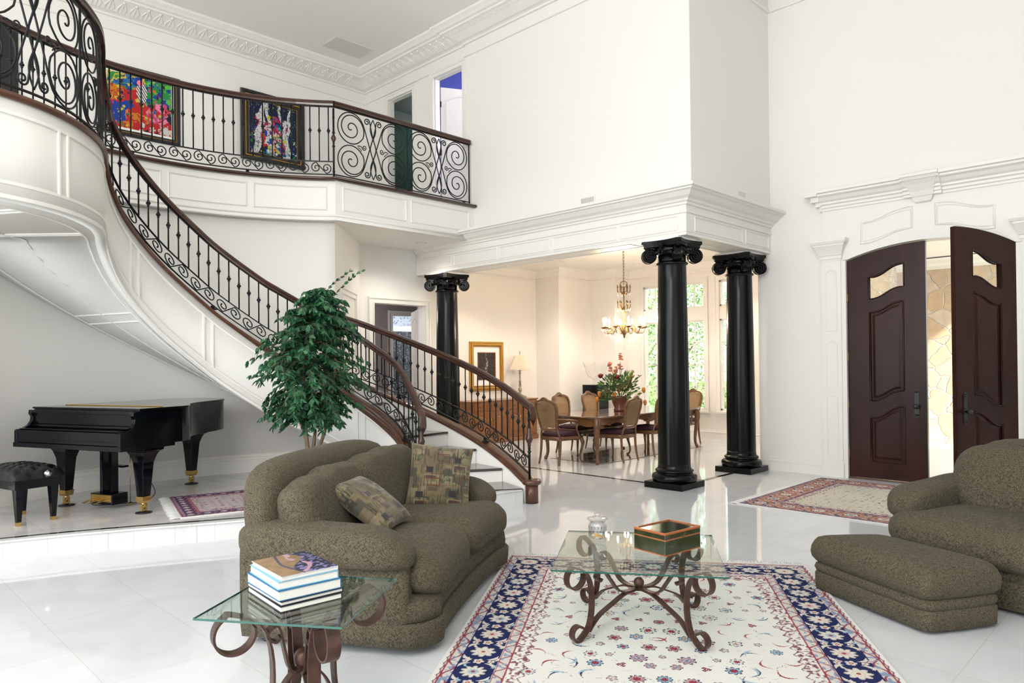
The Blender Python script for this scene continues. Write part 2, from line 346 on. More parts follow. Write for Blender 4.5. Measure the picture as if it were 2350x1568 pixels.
def panel_rect(m, path, s0, s1, z0, z1, off=.012, w=.022, d=.016):
    """raised rectangular moulding lying on a vertical surface that follows `path` (slope included)"""
    n = max(2, int((s1 - s0) / .12))
    for z in (z0, z1):
        P = path.map([(s0 + (s1 - s0) * i / n, z) for i in range(n + 1)]); m.sweep(P, [(-.01, -w / 2), (d * .5, -w / 2), (d, 0), (d * .5, w / 2), (-.01, w / 2)])
    for s in (s0, s1):
        a = path.at(s); b = path.at(min(s + .02, path.len)) - path.at(max(s - .02, 0)); b.z = 0; b.normalize(); nn = Vector((b.y, -b.x, 0))
        q = [a + b * (-w / 2) - nn * .01, a + b * (-w / 2) + nn * d * .5, a + nn * d, a + b * (w / 2) + nn * d * .5, a + b * (w / 2) - nn * .01]
        m.rings([[p + Vector((0, 0, z0 - w / 2)) for p in q], [p + Vector((0, 0, z1 + w / 2)) for p in q]], False)
gp = Path([(x, y, ZG) for x, y in [(-4, 8.43)] + [cpt(3.19, t) for t in range(137, 49, -3)]] )
for i in range(7):
    b = gp.len - .10 - i * 1.05; panel_rect(m, gp, b - .95, b, -.44, -.13)
gs = Path([(5.27, 8.60, ZG), (7.84, 8.60, ZG)])
panel_rect(m, gs, .10, 1.18, -.44, -.13); panel_rect(m, gs, 1.28, 2.44, -.44, -.13)
struct(m.build('trim_gallery_fascia', TRIM))
# crown moulding of the hall
crown = [(-.02, 6.70), (.025, 6.70), (.035, 6.715), (.035, 6.735), (.015, 6.745), (.015, 6.775), (.006, 6.78), (.006, 6.90), (.04, 6.905), (.045, 6.93), (.03, 6.94), (.06, 6.955), (.09, 6.96), (.13, 6.985), (.20, 7.03), (.27, 7.06), (.31, 7.07), (.31, 7.10), (.35, 7.11), (.38, 7.14), (.42, 7.17), (.43, 7.21), (-.02, 7.21)]
m = M(); m.sweep([(-6, YB, 0), (7.88, YB, 0), (7.88, 8.78, 0), (XF, 8.78, 0), (XF, YR, 0), (XD, YR, 0), (XD, -6, 0)], crown)
# carved leaves along the cove
def leaf_bumps(m, a, b, nn):
    a = Vector(a); b = Vector(b); n = int((b - a).length / .17); u = (b - a).normalized(); nn = Vector(nn)
    for i in range(n):
        c = a + u * ((i + .5) * (b - a).length / n)
        for k in (-1, 0, 1):
            q = [(0.085, 6.965), (.15, 7.0), (.21, 7.04), (.265, 7.065)]
            m.tube([c + u * (k * .045 * (1 - j * .28) + (.03 * sin(j * 1.5) * k)) + nn * (o + .004) + Vector((0, 0, h)) for j, (o, h) in enumerate(q)], [.006, .013, .012, .005], 5)
        m.ball(c + nn * .26 + Vector((0, 0, 7.055)), .022, 6)
leaf_bumps(m, (1.5, YB, 0), (7.5, YB, 0), (0, -1, 0)); leaf_bumps(m, (7.88, YB - .35, 0), (7.88, 5.0, 0), (-1, 0, 0))
struct(m.build('trim_crown_hall', TRIM))
# entablature
m = M(); m.sweep([(7.72, 9.995, 0), (7.72, YR, 0), (XD, YR, 0)], [(-.46, 3.17), (0, 3.17), (0, 3.205), (.008, 3.21), (0, 3.215), (0, 3.44), (.02, 3.445), (.02, 3.47), (.005, 3.475), (.005, 3.54), (.03, 3.545), (.035, 3.57), (.06, 3.58), (.075, 3.605), (.12, 3.63), (.17, 3.68), (.20, 3.69), (.20, 3.705), (.235, 3.715), (.24, 3.75), (-.46, 3.75)])
e1 = Path([(7.72, 10, 0), (7.72, YR, 0)]); e2 = Path([(7.72, YR, 0), (XD, YR, 0)])
for s0, s1 in ((.12, .95), (1.02, 2.05), (2.12, 3.15), (3.22, 4.35), (4.42, 5.28)): panel_rect(m, e1, s0, s1, 3.24, 3.41, w=.014, d=.012)
for s0, s1 in ((.20, 1.45), (1.56, 2.26)): panel_rect(m, e2, s0, s1, 3.24, 3.41, w=.014, d=.012)
for y0, y1 in ((5.5, 7.0), (7.12, 8.0), (8.12, 8.95)):
    for x in (7.80, 8.10): m.box(x - .007, y0, 3.163, x + .007, y1, 3.171)
    for y in (y0, y1): m.box(7.80, y - .007, 3.163, 8.10, y + .007, 3.171)
for y in (4.82, 5.0): m.box(8.35, y, 3.163, 9.3, y + .012, 3.171)
struct(m.build('trim_entablature', TRIM))
# baseboards
bb = [(-.01, 0), (.02, 0), (.02, .13), (.028, .135), (.028, .155), (.014, .165), (.014, .19), (-.01, .195)]
m = M(); m.sweep([(XD, YR + .05, 0), (XD, 3.86, 0)], bb); m.sweep([(XD, 1.3, 0), (XD, -6, 0)], bb); struct(m.build('baseboard_right', TRIM))
m = M(); m.sweep([(-4, 8.5, ZP)] + [(*cpt(3.26, t), ZP) for t in range(137, 49, -3)], [(-.01, 0), (.02, 0), (.02, .17), (.03, .175), (.03, .20), (.012, .21), (.012, .225), (.02, .23), (.02, .245), (-.01, .25)]); struct(m.build('baseboard_curved', TRIM))
dw = [(8.58, 10.02), (8.58, 10.78), (11.66, 10.78), (11.66, 10.10), (12.77, 10.10), (12.77, 9.42), (13.28, 9.42)]
m = M()
m.sweep([(x, y, 0) for x, y in dw] + [(13.28, 4.8, 0)], bb); struct(m.build('baseboard_dining', TRIM))
# dining room
m = M()
m.sweep([(x, y, 0) for x, y in dw] + [(13.28, 9.3, 0)], [(0, 0), (0, 3.7), (-.12, 3.7), (-.12, 0)]); m.box(XD + .24, 4.68, 0, 13.5, 4.80, 3.7)
struct(m.build('wall_dining', DWALL))
WIN = [(8.43, 9.01), (7.52, 8.01), (6.67, 7.17), (5.55, 6.10)]
m = M(); ys = [9.3] + [v for a, b in WIN for v in (b, a)] + [4.7]
for i in range(0, len(ys), 2): m.box(13.28, ys[i + 1], 0, 13.45, ys[i], 3.7)
for a, b in WIN:
    m.box(13.28, a, 0, 13.45, b, .60); m.box(13.28, a, 2.47, 13.45, b, 2.73); m.box(13.28, a, 3.26, 13.45, b, 3.7)
struct(m.build('wall_windows', DWALL))
m = M(); m.box(-6.2, -6.2, 0, -6, .2, ZC); m.box(-6.2, .2, 5.0, -6, 8.7, ZC); m.box(-6.2, 8.7, 0, -6, 12, ZC); struct(m.build('wall_left', WALL))
boxwall('wall_back', -6, -6.2, 0, 10.3, -6, ZC, WALL)
for i, (a, b) in enumerate(WIN):
    m = M(); c = (a + b) / 2
    for z0, z1, nz in ((.60, 2.47, 4), (2.73, 3.26, 1)):
        m.box(13.30, a, z0, 13.36, a + .03, z1); m.box(13.30, b - .03, z0, 13.36, b, z1); m.box(13.30, a, z0, 13.36, b, z0 + .035); m.box(13.30, a, z1 - .035, 13.36, b, z1)
        m.box(13.31, c - .012, z0, 13.35, c + .012, z1)
        for k in range(1, nz): z = z0 + (z1 - z0) * k / nz; m.box(13.31, a, z - .012, 13.35, b, z + .012)
    # casing on the wall
    for z0, z1 in ((.55, 3.32),):
        for q in (a - .10, b): m.box(13.262, q, z0, 13.285, q + .10, z1); m.box(13.25, q + (.075 if q > c else 0), z0, 13.27, q + (.10 if q > c else .025), z1)
        m.box(13.262, a, 3.26, 13.285, b, 3.34); m.box(13.25, a - .1, 3.34, 13.29, b + .1, 3.37)
        m.box(13.20, a - .12, .54, 13.29, b + .12, .58); m.box(13.26, a - .1, .44, 13.29, b + .1, .54)
    w = struct(m.build('window_%d' % (i + 1), TRIM))
    p = M(); p.box(13.328, a, .6, 13.332, b, 2.47); p.box(13.328, a, 2.73, 13.332, b, 3.26); p.build('window_pane', PANE, w)
m = M(); m.prism([(8.05, 4.70), (13.5, 4.70), (13.5, 11), (8.05, 11)], 3.66, 3.74); struct(m.build('ceiling_dining', DWALL))
dcr = [(-.01, 3.44), (.02, 3.44), (.03, 3.455), (.015, 3.47), (.015, 3.49), (.04, 3.50), (.09, 3.54), (.14, 3.60), (.17, 3.62), (.18, 3.67), (-.01, 3.67)]
m = M(); m.sweep([(x, y, 0) for x, y in dw] + [(13.28, 4.8, 0), (10.3, 4.8, 0)], dcr); struct(m.build('trim_crown_dining', DWALL))
# marble medallion set in the dining floor
def vec_mesh_paint(name, W, Hh, cell, fn, z, parent=None, loc=(0, 0, 0), rot=0, rough=.95, thick=.012, wav=None, spec=.2, bumpz=None):
    """grid mesh whose real pattern (numpy colours) is stored per vertex"""
    nx = int(W / cell) + 1; ny = int(Hh / cell) + 1
    xs = np.linspace(-W / 2, W / 2, nx); ys = np.linspace(-Hh / 2, Hh / 2, ny); X, Y = np.meshgrid(xs, ys)
    colr = fn(X, Y); Zz = np.full(X.shape, z) if bumpz is None else z + bumpz(X, Y)
    co = np.stack([X, Y, Zz], -1).reshape(-1, 3).astype(np.float32)
    i = np.arange((nx - 1) * (ny - 1)); r = i // (nx - 1); c = i % (nx - 1); a = r * nx + c
    fs = np.stack([a, a + 1, a + nx + 1, a + nx], -1).reshape(-1)
    ed = np.concatenate([np.arange(nx), np.arange(1, ny) * nx + nx - 1, (ny - 1) * nx + np.arange(nx - 2, -1, -1), np.arange(ny - 2, 0, -1) * nx])
    nb = len(co); low = co[ed].copy(); low[:, 2] = z - thick; co = np.concatenate([co, low]); k = len(ed); j = np.arange(k); j2 = (j + 1) % k
    sk = np.stack([ed[j], nb + j, nb + j2, ed[j2]], -1).reshape(-1)
    fs = np.concatenate([fs, sk]); nf = len(fs) // 4
    me = D.meshes.new(name); me.vertices.add(len(co)); me.vertices.foreach_set('co', co.reshape(-1)); me.loops.add(len(fs)); me.loops.foreach_set('vertex_index', fs.astype(np.int32))
    me.polygons.add(nf); me.polygons.foreach_set('loop_start', (np.arange(nf) * 4).astype(np.int32)); me.polygons.foreach_set('loop_total', np.full(nf, 4, dtype=np.int32))
    me.update(calc_edges=True); me.validate()
    ca = me.color_attributes.new('paint', 'FLOAT_COLOR', 'POINT'); cc = np.ones((len(co), 4), dtype=np.float32); cc[:nb, :3] = colr.reshape(-1, 3); cc[nb:, :3] = colr.reshape(-1, 3)[ed]
    ca.data.foreach_set('color', cc.reshape(-1))
    me.materials.append(mat(name + '_surface', (.5, .5, .5), rough, spec=spec, attr='paint'))
    o = D.objects.new(name, me); COL.objects.link(o); o.location = loc; o.rotation_euler = (0, 0, rot)
    if parent: o.parent = parent
    return o
def vnoise(X, Y, s, seed=0):
    r = np.random.RandomState(seed); g = r.rand(64, 64); x = X * s + 17.3; y = Y * s + 9.1; xi = np.floor(x).astype(int); yi = np.floor(y).astype(int); fx = x - xi; fy = y - yi
    fx = fx * fx * (3 - 2 * fx); fy = fy * fy * (3 - 2 * fy); G = lambda a, b: g[a % 64, b % 64]
    return (G(xi, yi) * (1 - fx) + G(xi + 1, yi) * fx) * (1 - fy) + (G(xi, yi + 1) * (1 - fx) + G(xi + 1, yi + 1) * fx) * fy
def medal(X, Y):
    c = np.zeros(X.shape + (3,)); c[:] = (.22, .18, .14)
    n = vnoise(X, Y, 6, 3); c[n > .55] = (.34, .29, .22); c[n > .72] = (.10, .08, .07)
    q = np.maximum(np.abs(X) / 1.55, np.abs(Y) / 1.05); w = np.abs(np.sin(X * 7) * np.cos(Y * 7)); c[(w > .72)] = (.05, .045, .04)
    b = np.maximum(np.abs(X) - 1.45, np.abs(Y) - .45); c[b > .0] = (.06, .05, .045); c[(b > .03) & (b < .10)] = (.36, .31, .25)
    return c
o = vec_mesh_paint('trim_floor_medallion', 3.1, 1.1, .02, medal, .004, loc=(10.45, 7.39, 0), rough=.06, thick=.004, spec=.5); struct(o)

# small hall seen through the recess doorway
m = M(); m.box(6.3, 10.15, 0, 6.42, 12.9, 3); m.box(10.4, 10.9, 0, 10.5, 12.9, 3); m.box(6.3, 12.8, 0, 9.2, 12.9, 3); m.box(9.2, 12.8, 2.68, 10.5, 12.9, 3); m.box(6.3, 10.15, 2.95, 8.46, 12.9, 3.05); m.box(8.46, 10.95, 2.95, 10.5, 12.9, 3.05); m.box(8.46, 10.91, 0, 10.5, 10.95, 3)
struct(m.build('wall_hall', HALLW))
WALLP = mat('patterned_wallpaper', (.035, .04, .05), .7, noise=((26, 26, 26), (.16, .17, .20), .52, .6)); WALLP2 = mat('pale_wallpaper', (.42, .45, .52), .7, noise=((26, 26, 26), (.15, .17, .24), .55, .62))
m = M(); m.box(8.5, 13.9, 0, 12.5, 14, 2.40); o = struct(m.build('wall_papered', WALLP))
m = M(); m.box(8.5, 13.9, 2.52, 12.5, 14, 3.2); struct(m.build('wall_papered_top', WALLP2))
m = M(); m.box(8.5, 13.86, 2.40, 12.5, 14, 2.52); struct(m.build('trim_papered_rail', WHITEP))
def casing(m, T, w, h, cw=.11, d=.03):
    """T: local x across the opening, z up, y out of the wall"""
    m.T = T
    for a, b, e in ((0.0, cw, 0), (.004, .025, .012), (cw - .03, cw - .004, .014)):
        y = -.002 - e * .1
        m.box(-b, y, 0, -a, d + e, h + a); m.box(w + a, y, 0, w + b, d + e, h + a); m.box(-b, y, h + a, w + b, d + e, h + b)
    m.T = None
m = M(); casing(m, Matrix.Translation((9.2, 12.8, 0)) @ Matrix.Rotation(pi, 4, 'Z') @ Matrix.Translation((-1.1, 0, 0)), 1.1, 2.68); casing(m, Matrix.Translation((7.90, 10.0, 0)) @ Matrix.Rotation(pi, 4, 'Z'), 1.09, 2.64)
m.box(6.81, 10, 0, 6.83, 10.16, 2.64); m.box(7.88, 10, 0, 7.9, 10.16, 2.64)
struct(m.build('trim_recess_door', TRIM))
m = M(); casing(m, Matrix.Translation((5.32 + .26, 8.77 + .26, 0)) @ Matrix.Rotation(radians(45 + 180), 4, 'Z') @ Matrix.Translation((-.85, 0, 0)), .85, 2.64)
struct(m.build('trim_side_door', TRIM))
def slab_door(name, W, Hh, parent_mat=TRIM):
    m = M(); m.box(0, 0, .01, W, .04, Hh)
    def out(x0, x1, z0, z1, archy):
        P = [(x0, z0), (x1, z0), (x1, z1 - archy)] + [(x1 - (x1 - x0) * i / 8, z1 - archy + archy * sin(pi * i / 8)) for i in range(1, 8)] + [(x0, z1 - archy)]
        for y, s in ((-.004, 1), (.044, 1)): m.tube([(x, y, z) for x, z in P], .011, 4, loop=True)
    k = W * .14
    out(k, W - k, Hh * .42, Hh - .14, .10)
    out(k, W - k, .2, Hh * .38, .0001)
    return m.build(name, TRIM)
d = slab_door('door_3', 1.0, 2.60); d.location = (7.93, 10.17, 0); d.rotation_euler = (0, 0, radians(60)); struct(d)
# rooms behind the balcony doorways
m = M(); m.box(7.98, 11.9, 4.16, 11, 12, 6.8); m.box(10.4, 9.9, 4.16, 10.5, 12, 6.8); m.box(7.98, 9.85, 4.16, 10.5, 9.9, 6.8); struct(m.build('wall_green_room', GREENW))
m = M(); m.box(7.98, 9.85, 6.8, 10.5, 12, 6.9); m.box(8.1, 11.82, 6.55, 10.4, 11.9, 6.8); m.box(10.3, 9.9, 6.55, 10.4, 11.9, 6.8); struct(m.build('ceiling_green_room', GREYC))
m = M(); m.box(10.9, 7.0, 4.16, 11.0, 9.85, 7.1); m.box(7.98, 9.80, 4.16, 11, 9.85, 7.1); m.box(8.08, 7, 4.16, 11, 7.1, 7.1); struct(m.build('wall_blue_room', BLUEW))
struct(M().box(7.98, 7.0, 6.99, 11, 9.85, 7.1).build('ceiling_blue_room', WHITEP)); struct(M().box(8.05, 7.0, 4.1, 11, 12, 4.16).build('floor_upper_rooms', CAPW))
d = slab_door('door_4', .76, 2.30); d.location = (8.0, 9.62, 4.18); d.rotation_euler = (0, 0, radians(-28)); struct(d)
h = M(); [h.cbox((0.0, .02, z), (.02, .05, .1)) for z in (.3, 1.15, 2.0)]; h.build('hinge', BLACKP, d)
m = M()
for a, b, z in DO:
    casing(m, Matrix.Translation((7.88, a, 4.2)) @ Matrix.Rotation(pi / 2, 4, 'Z'), b - a, z - 4.2, .10)
    m.box(7.885, a, 4.16, 7.985, a + .012, z); m.box(7.885, b - .012, 4.16, 7.985, b, z); m.box(7.885, a, z - .012, 7.985, b, z)
struct(m.build('trim_balcony_doors', TRIM))
def lamp(loc, e, col, r=.1):
    l = D.lights.new('side_room_fill', 'POINT'); l.energy = e; l.color = col; l.shadow_soft_size = r; o = D.objects.new('side_room_fill', l); COL.objects.link(o); o.location = loc
lamp((9.8, 8.2, 6.5), 60, (1, .95, .9)); lamp((9.2, 10.9, 6.3), 10, (1, .95, .9)); lamp((7.4, 11.8, 2.6), 14, (1, .95, .9)); lamp((10.2, 13.3, 2.5), 5, (.9, .95, 1))  # added unseen lights that brighten the rooms and halls behind the doorways
# main doorway surround
m = M()
def pilaster(y0, y1):
    m.box(XD - .045, y0, .0, XD, y1, 2.98); m.box(XD - .06, y0 - .015, 0, XD, y1 + .015, .20)
    yc = (y0 + y1) / 2
    cp_ = ((.14, 2.965, .055), (.14, 2.985, .055), (.150, 2.99, .065), (.150, 3.03, .068), (.158, 3.04, .078), (.162, 3.06, .085), (.175, 3.10, .105), (.195, 3.15, .135), (.205, 3.165, .145), (.205, 3.18, .145), (.222, 3.19, .155), (.235, 3.22, .17), (.235, 3.25, .17))
    m.rings([[(XD + .01, yc - w, z), (XD - d, yc - w, z), (XD - d, yc + w, z), (XD + .01, yc + w, z)] for w, z, d in cp_], False)
    for z0, z1 in ((2.0, 2.80), (1.22, 1.82), (.28, 1.08)):
        a, b = y0 + .06, y1 - .06; P = [(a, z0), (a, z1)] + [(a + (b - a) * i / 6, z1 + .035 * sin(pi * i / 6)) for i in range(1, 6)] + [(b, z1), (b, z0)]
        m.tube([(XD - .047, y, z) for y, z in P], .008, 4, loop=True)
pilaster(3.60, 3.86); pilaster(1.31, 1.57)
m.box(XD - .03, 3.54, 0, XD, 3.60, 2.955); m.box(XD - .03, 1.57, 0, XD, 1.63, 2.955)
ex_yz(m, [(1.57 + 2.03 * i / 20, arch(min(max(1.57 + 2.03 * i / 20, 1.63), 3.54))) for i in range(21)] + [(3.84, 2.95), (3.84, 3.70), (1.33, 3.70), (1.33, 2.95)], XD - .03, XD + .001)
cpr = [(-.02, 3.66), (.05, 3.66), (.05, 3.69), (.07, 3.70), (.075, 3.73), (.10, 3.745), (.10, 3.77), (.13, 3.79), (.16, 3.83), (.20, 3.85), (.20, 3.875), (.235, 3.885), (.24, 3.92), (-.02, 3.92)]
m.sweep([(XD, 3.84, 0), (XD, 1.33, 0)], cpr); m.sweep([(XD - .04, 2.80, 0), (XD - .04, 2.37, 0)], [(-.035 if o < 0 else o, h + .002) for o, h in cpr])
for k, s in ((3.84, 1), (1.33, -1)):
    for w, z0, z1, dd in ((.03, 3.66, 3.72, .06), (.07, 3.72, 3.78, .10), (.11, 3.78, 3.85, .16), (.17, 3.85, 3.92, .235)): m.box(XD - dd, min(k, k + s * w), z0, XD, max(k, k + s * w), z1)
m.rings([[(XD + .01, 2.585 - w, z), (XD - d, 2.585 - w, z), (XD - d, 2.585 + w, z), (XD + .01, 2.585 + w, z)] for w, z, d in ((.085, 3.585, .06), (.09, 3.60, .075), (.10, 3.61, .075), (.115, 3.65, .09), (.125, 3.66, .10), (.14, 3.72, .125), (.165, 3.80, .18), (.185, 3.85, .23), (.20, 3.87, .25), (.215, 3.925, .284))], False)
def ease(t): t = t * t * (3 - 2 * t); return t * t * (3 - 2 * t) * .6 + t * .4
def wave(y0, y1, za, zb, n=18): return [(y0 + (y1 - y0) * i / n, za + (zb - za) * ease(i / n)) for i in range(n + 1)]
for y0, y1 in ((3.34, 2.715), (1.83, 2.455)):
    P = wave(y0, y1, 3.43, 3.555) + wave(y1, y0, 3.28, 3.15); m.tube([(XD - .031, y, z) for y, z in P], .010, 4, loop=True); m.tube([(XD - .031, 2.585 + (y - 2.585) * 1.0 + (.0), z + .0) for y, z in [(y0 + (y - y0) * .94 + (y1 - y0) * .03, 3.35 + (z - 3.35) * .82) for y, z in P]], .006, 4, loop=True)
struct(m.build('trim_main_door', TRIM))
# ------------------------------------------------------------------ the curved staircase
inner = [(5.03, 6.45, .25), (5.10, 6.62, .38), (5.17, 6.85, .56), (5.19, 7.10, .80), (5.12, 7.40, 1.00), (4.97, 7.68, 1.20), (4.74, 7.88, 1.39), (4.46, 8.02, 1.57), (4.15, 8.12, 1.75), (3.95, 8.17, 1.87), (3.5, 8.28, 2.20), (3.22, 8.30, 2.43), (2.90, 8.28, 2.70), (2.62, 8.22, 2.97), (2.40, 8.13, 3.22), (2.26, 8.03, 3.44), (2.18, 7.92, 3.60), (2.12, 7.75, 3.66), (2.06, 7.54, 3.66), (1.93, 7.19, 3.66), (1.74, 6.87, 3.66), (1.54, 6.63, 3.66), (1.29, 6.44, 3.66), (1.0, 6.32, 3.66), (.6, 6.2, 3.66), (-.2, 6.1, 3.66)]
outer = [(5.93, 5.60, .27), (6.05, 6.09, .46), (6.11, 6.62, .65), (6.10, 7.17, .83), (5.99, 7.72, 1.02), (5.83, 8.22, 1.20), (5.60, 8.60, 1.36), (5.36, 8.80, 1.46)]
PI_ = Path(catmull(inner, 8)); PO = Path(catmull(outer, 8))
# tread fronts: (inner xy, outer xy, z)
zk = lambda k: .165 + (k - 1) * .1842
def on_in(z):      # inner point where the shoe is z
    for i in range(1, len(PI_.P)):
        if PI_.P[i].z >= z - 1e-4: a, b = PI_.P[i - 1], PI_.P[i]; t = (z - a.z) / max(b.z - a.z, 1e-6); return a.lerp(b, min(max(t, 0), 1))
    return PI_.P[-1]
fixo = {1: (5.80, 5.59), 2: (5.96, 6.09), 3: (6.02, 6.62), 4: (6.01, 7.17), 5: (5.90, 7.69), 6: (5.75, 8.2), 7: (5.50, 8.60)}
fixi = {1: (5.06, 6.12), 2: (5.14, 6.60), 3: (5.21, 6.86), 4: (5.24, 7.10), 5: (5.17, 7.42)}
fr = []
for k in range(1, 21):
    if k in fixi: a = fixi[k]
    else: p = on_in(min(zk(k) + .115, 3.655)); a = (p.x, p.y)
    if k in fixo: b = fixo[k]
    else:
        th = 50 + (k - 7) * 6.6; b = cpt(3.24, th)
    fr.append((a, b, zk(k) if k > 1 else .184))
stair = thing('curved_staircase', 'curved white staircase with dark wood treads sweeping up to the upper floor', 'staircase')
for k in range(len(fr) - 1):
    (a, b, z), (a2, b2, z2) = fr[k], fr[k + 1]
    u = Vector((b[0] - a[0], b[1] - a[1])).normalized(); n = Vector((-u.y, u.x)); n = n if n.dot(Vector((a2[0] - a[0], a2[1] - a[1]))) > 0 else -n
    f = -.028
    m = M(); m.prism([(a[0] + n.x * f, a[1] + n.y * f), (b[0] + n.x * f, b[1] + n.y * f), (b2[0] + n.x * .02, b2[1] + n.y * .02), (a2[0] + n.x * .02, a2[1] + n.y * .02)], z - .03, z)
    m.build('tread', TREADW, stair, bevel=.008)
    zb = z - .1842 if k else 0
    m = M(); m.prism([a, b, (b[0] + n.x * .02, b[1] + n.y * .02), (a[0] + n.x * .02, a[1] + n.y * .02)], zb, z - .03); m.build('riser', TRIM, stair)
# landing floor and stair underside (ruled soffit between inner edge and wall)
N = 90; TH = .80
def inner_at(i): return PI_.at(PI_.len * i / N)
def outer_for(p):
    z = p.z
    if p.y < 7.7 and p.x > 4.8:
        best = min(PO.P, key=lambda q: abs(q.z - z)); return (best.x, best.y)
    k = (z - .115 - zk(1)) / .1842 + 1
    if k < 7: best = min(PO.P, key=lambda q: abs(q.z - z)); return (best.x, best.y)
    return cpt(3.25, 50 + (k - 7) * 6.6)
sof_t = []; sof_b = []
land = [i for i in range(N + 1) if inner_at(i).z > 3.645]
for i in range(N + 1):
    p = inner_at(i); zb = max(p.z - TH, ZP - .01 if p.z < 1.3 else 0.0)
    if i in land: kk = (i - land[0]) / max(1, len(land) - 1); q0 = cpt(3.25, 131); o = (q0[0] + (-1.0 - q0[0]) * kk, q0[1] + (8.46 - q0[1]) * kk)
    else: o = outer_for(p)
    sof_t.append((p.x, p.y, zb)); sof_b.append((o[0], o[1], zb))
m = M(); R = []
for a, b in zip(sof_t, sof_b): R.append([Vector(a), Vector(b), Vector(b) + Vector((0, 0, .05)), Vector(a) + Vector((0, 0, .05))])
R2 = [r for r in R if r[0].z > ZP + .02]
m.rings(R2, True); m.build('soffit', WALL, stair)
# soffit mouldings
m = M()
for q in (.10, .52, .93):
    P = [r[0].lerp(r[1], q) - Vector((0, 0, .004)) for r in R2]; m.tube(P, .012, 4)
for i in range(6, len(R2) - 3, 13):
    for dd in (0, 1): r = R2[i + dd]; m.tube([r[0].lerp(r[1], .1 + .83 * j / 8) - Vector((0, 0, .004)) for j in range(9)], .011, 4)
m.build('soffit_moulding', TRIM, stair)
m = M(); P = [PI_.at(PI_.len * i / 60) for i in range(61) if PI_.at(PI_.len * i / 60).z > 3.645]
m.prism([(p.x, p.y) for p in P] + [(-.2, 8.5), (.8, 8.4)] + [cpt(3.24, t) for t in (138, 130, 126)], 3.50, 3.545); m.build('landing', CAPW, stair)
# inner stringer: a curved band with a moulded panel face
SL = PI_.len
def band(path, n, th, top, off0, off1, zmin):
    m = M(); R = []
    for i in range(n + 1):
        s = path.len * i / n; p = path.at(s); q = path.at(min(s + .03, path.len)) - path.at(max(s - .03, 0)); q.z = 0; q.normalize(); nn = Vector((q.y, -q.x, 0))
        z0 = max(p.z - th, zmin); z1 = p.z + top
        R.append([p + nn * off0 + Vector((0, 0, z0 - p.z)), p + nn * off0 + Vector((0, 0, top)), p + nn * off1 + Vector((0, 0, top)), p + nn * off1 + Vector((0, 0, z0 - p.z))])
    m.rings(R, True); return m
# travelling up, the well (camera side) lies on the left
band(PI_, 140, TH + .01, -.03, -.02, .06, ZP - .005).build('stringer', WALL, stair)
def strip(m, path, n, s0, s1, h, prof, zmin=None):
    P = [path.at(s0 + (s1 - s0) * i / n) + Vector((0, 0, h)) for i in range(n + 1)]
    if zmin is not None: P = [p for p in P if p.z > zmin]
    m.sweep(P, prof)
m = M()
sq = [(-.033, -.012), (-.033, .012), (-.019, .016), (-.019, -.016)]
strip(m, PI_, 120, .0, SL, -.155, sq, .3); strip(m, PI_, 120, .0, SL, -.68, sq, .3); strip(m, PI_, 120, 0, SL, -.80, [(-.034, 0), (-.034, .03), (-.018, .03), (-.018, 0)], .2)
def s_near(q): return min(((PI_.at(k * .02).x - q[0]) ** 2 + (PI_.at(k * .02).y - q[1]) ** 2, k * .02) for k in range(int(SL / .02)))[1]
for s in [s_near(q) for q in ((2.53, 8.19), (3.36, 8.29), (4.3, 8.07), (5.0, 7.63), (1.50, 6.60), (.5, 6.2))]:
    for d in (-.05, .05):
        a = PI_.at(s + d); b = PI_.at(s + d + .02) - PI_.at(s + d - .02); b.z = 0; b.normalize(); nn = Vector((b.y, -b.x, 0)); hb = max(a.z - .68, .3)
        q = [a - nn * .019 - b * .012, a - nn * .036 - b * .010, a - nn * .036 + b * .010, a - nn * .019 + b * .012]
        m.rings([[Vector((v.x, v.y, hb)) for v in q], [Vector((v.x, v.y, a.z - .155)) for v in q]], False)
m.build('stringer_moulding', TRIM, stair)
capsec = [(-.045, -.05), (-.06, -.03), (-.055, -.008), (-.04, 0), (.07, 0), (.075, -.02), (.07, -.05)]
m = M(); n = 150; P = [PI_.at(SL * i / n) for i in range(n + 1)]
m.sweep(P, capsec); m.build('stringer_cap', CAPW, stair)
m = M(); P = [PI_.at(2.9 * i / 40) for i in range(41)]; R = []
for i, p in enumerate(P):   # the deeper wooden skirt near the foot
    q = PI_.at(min(2.9 * i / 40 + .03, SL)) - PI_.at(max(2.9 * i / 40 - .03, 0)); q.z = 0; q.normalize(); nn = Vector((q.y, -q.x, 0)); d = .16 - .155 * i / 40
    R.append([p - nn * .035 + Vector((0, 0, -.04 - d)), p - nn * .035 + Vector((0, 0, -.03)), p - nn * .015 + Vector((0, 0, -.03)), p - nn * .015 + Vector((0, 0, -.04 - d))])
m.rings(R, True); m.build('stringer_skirt', CAPW, stair)
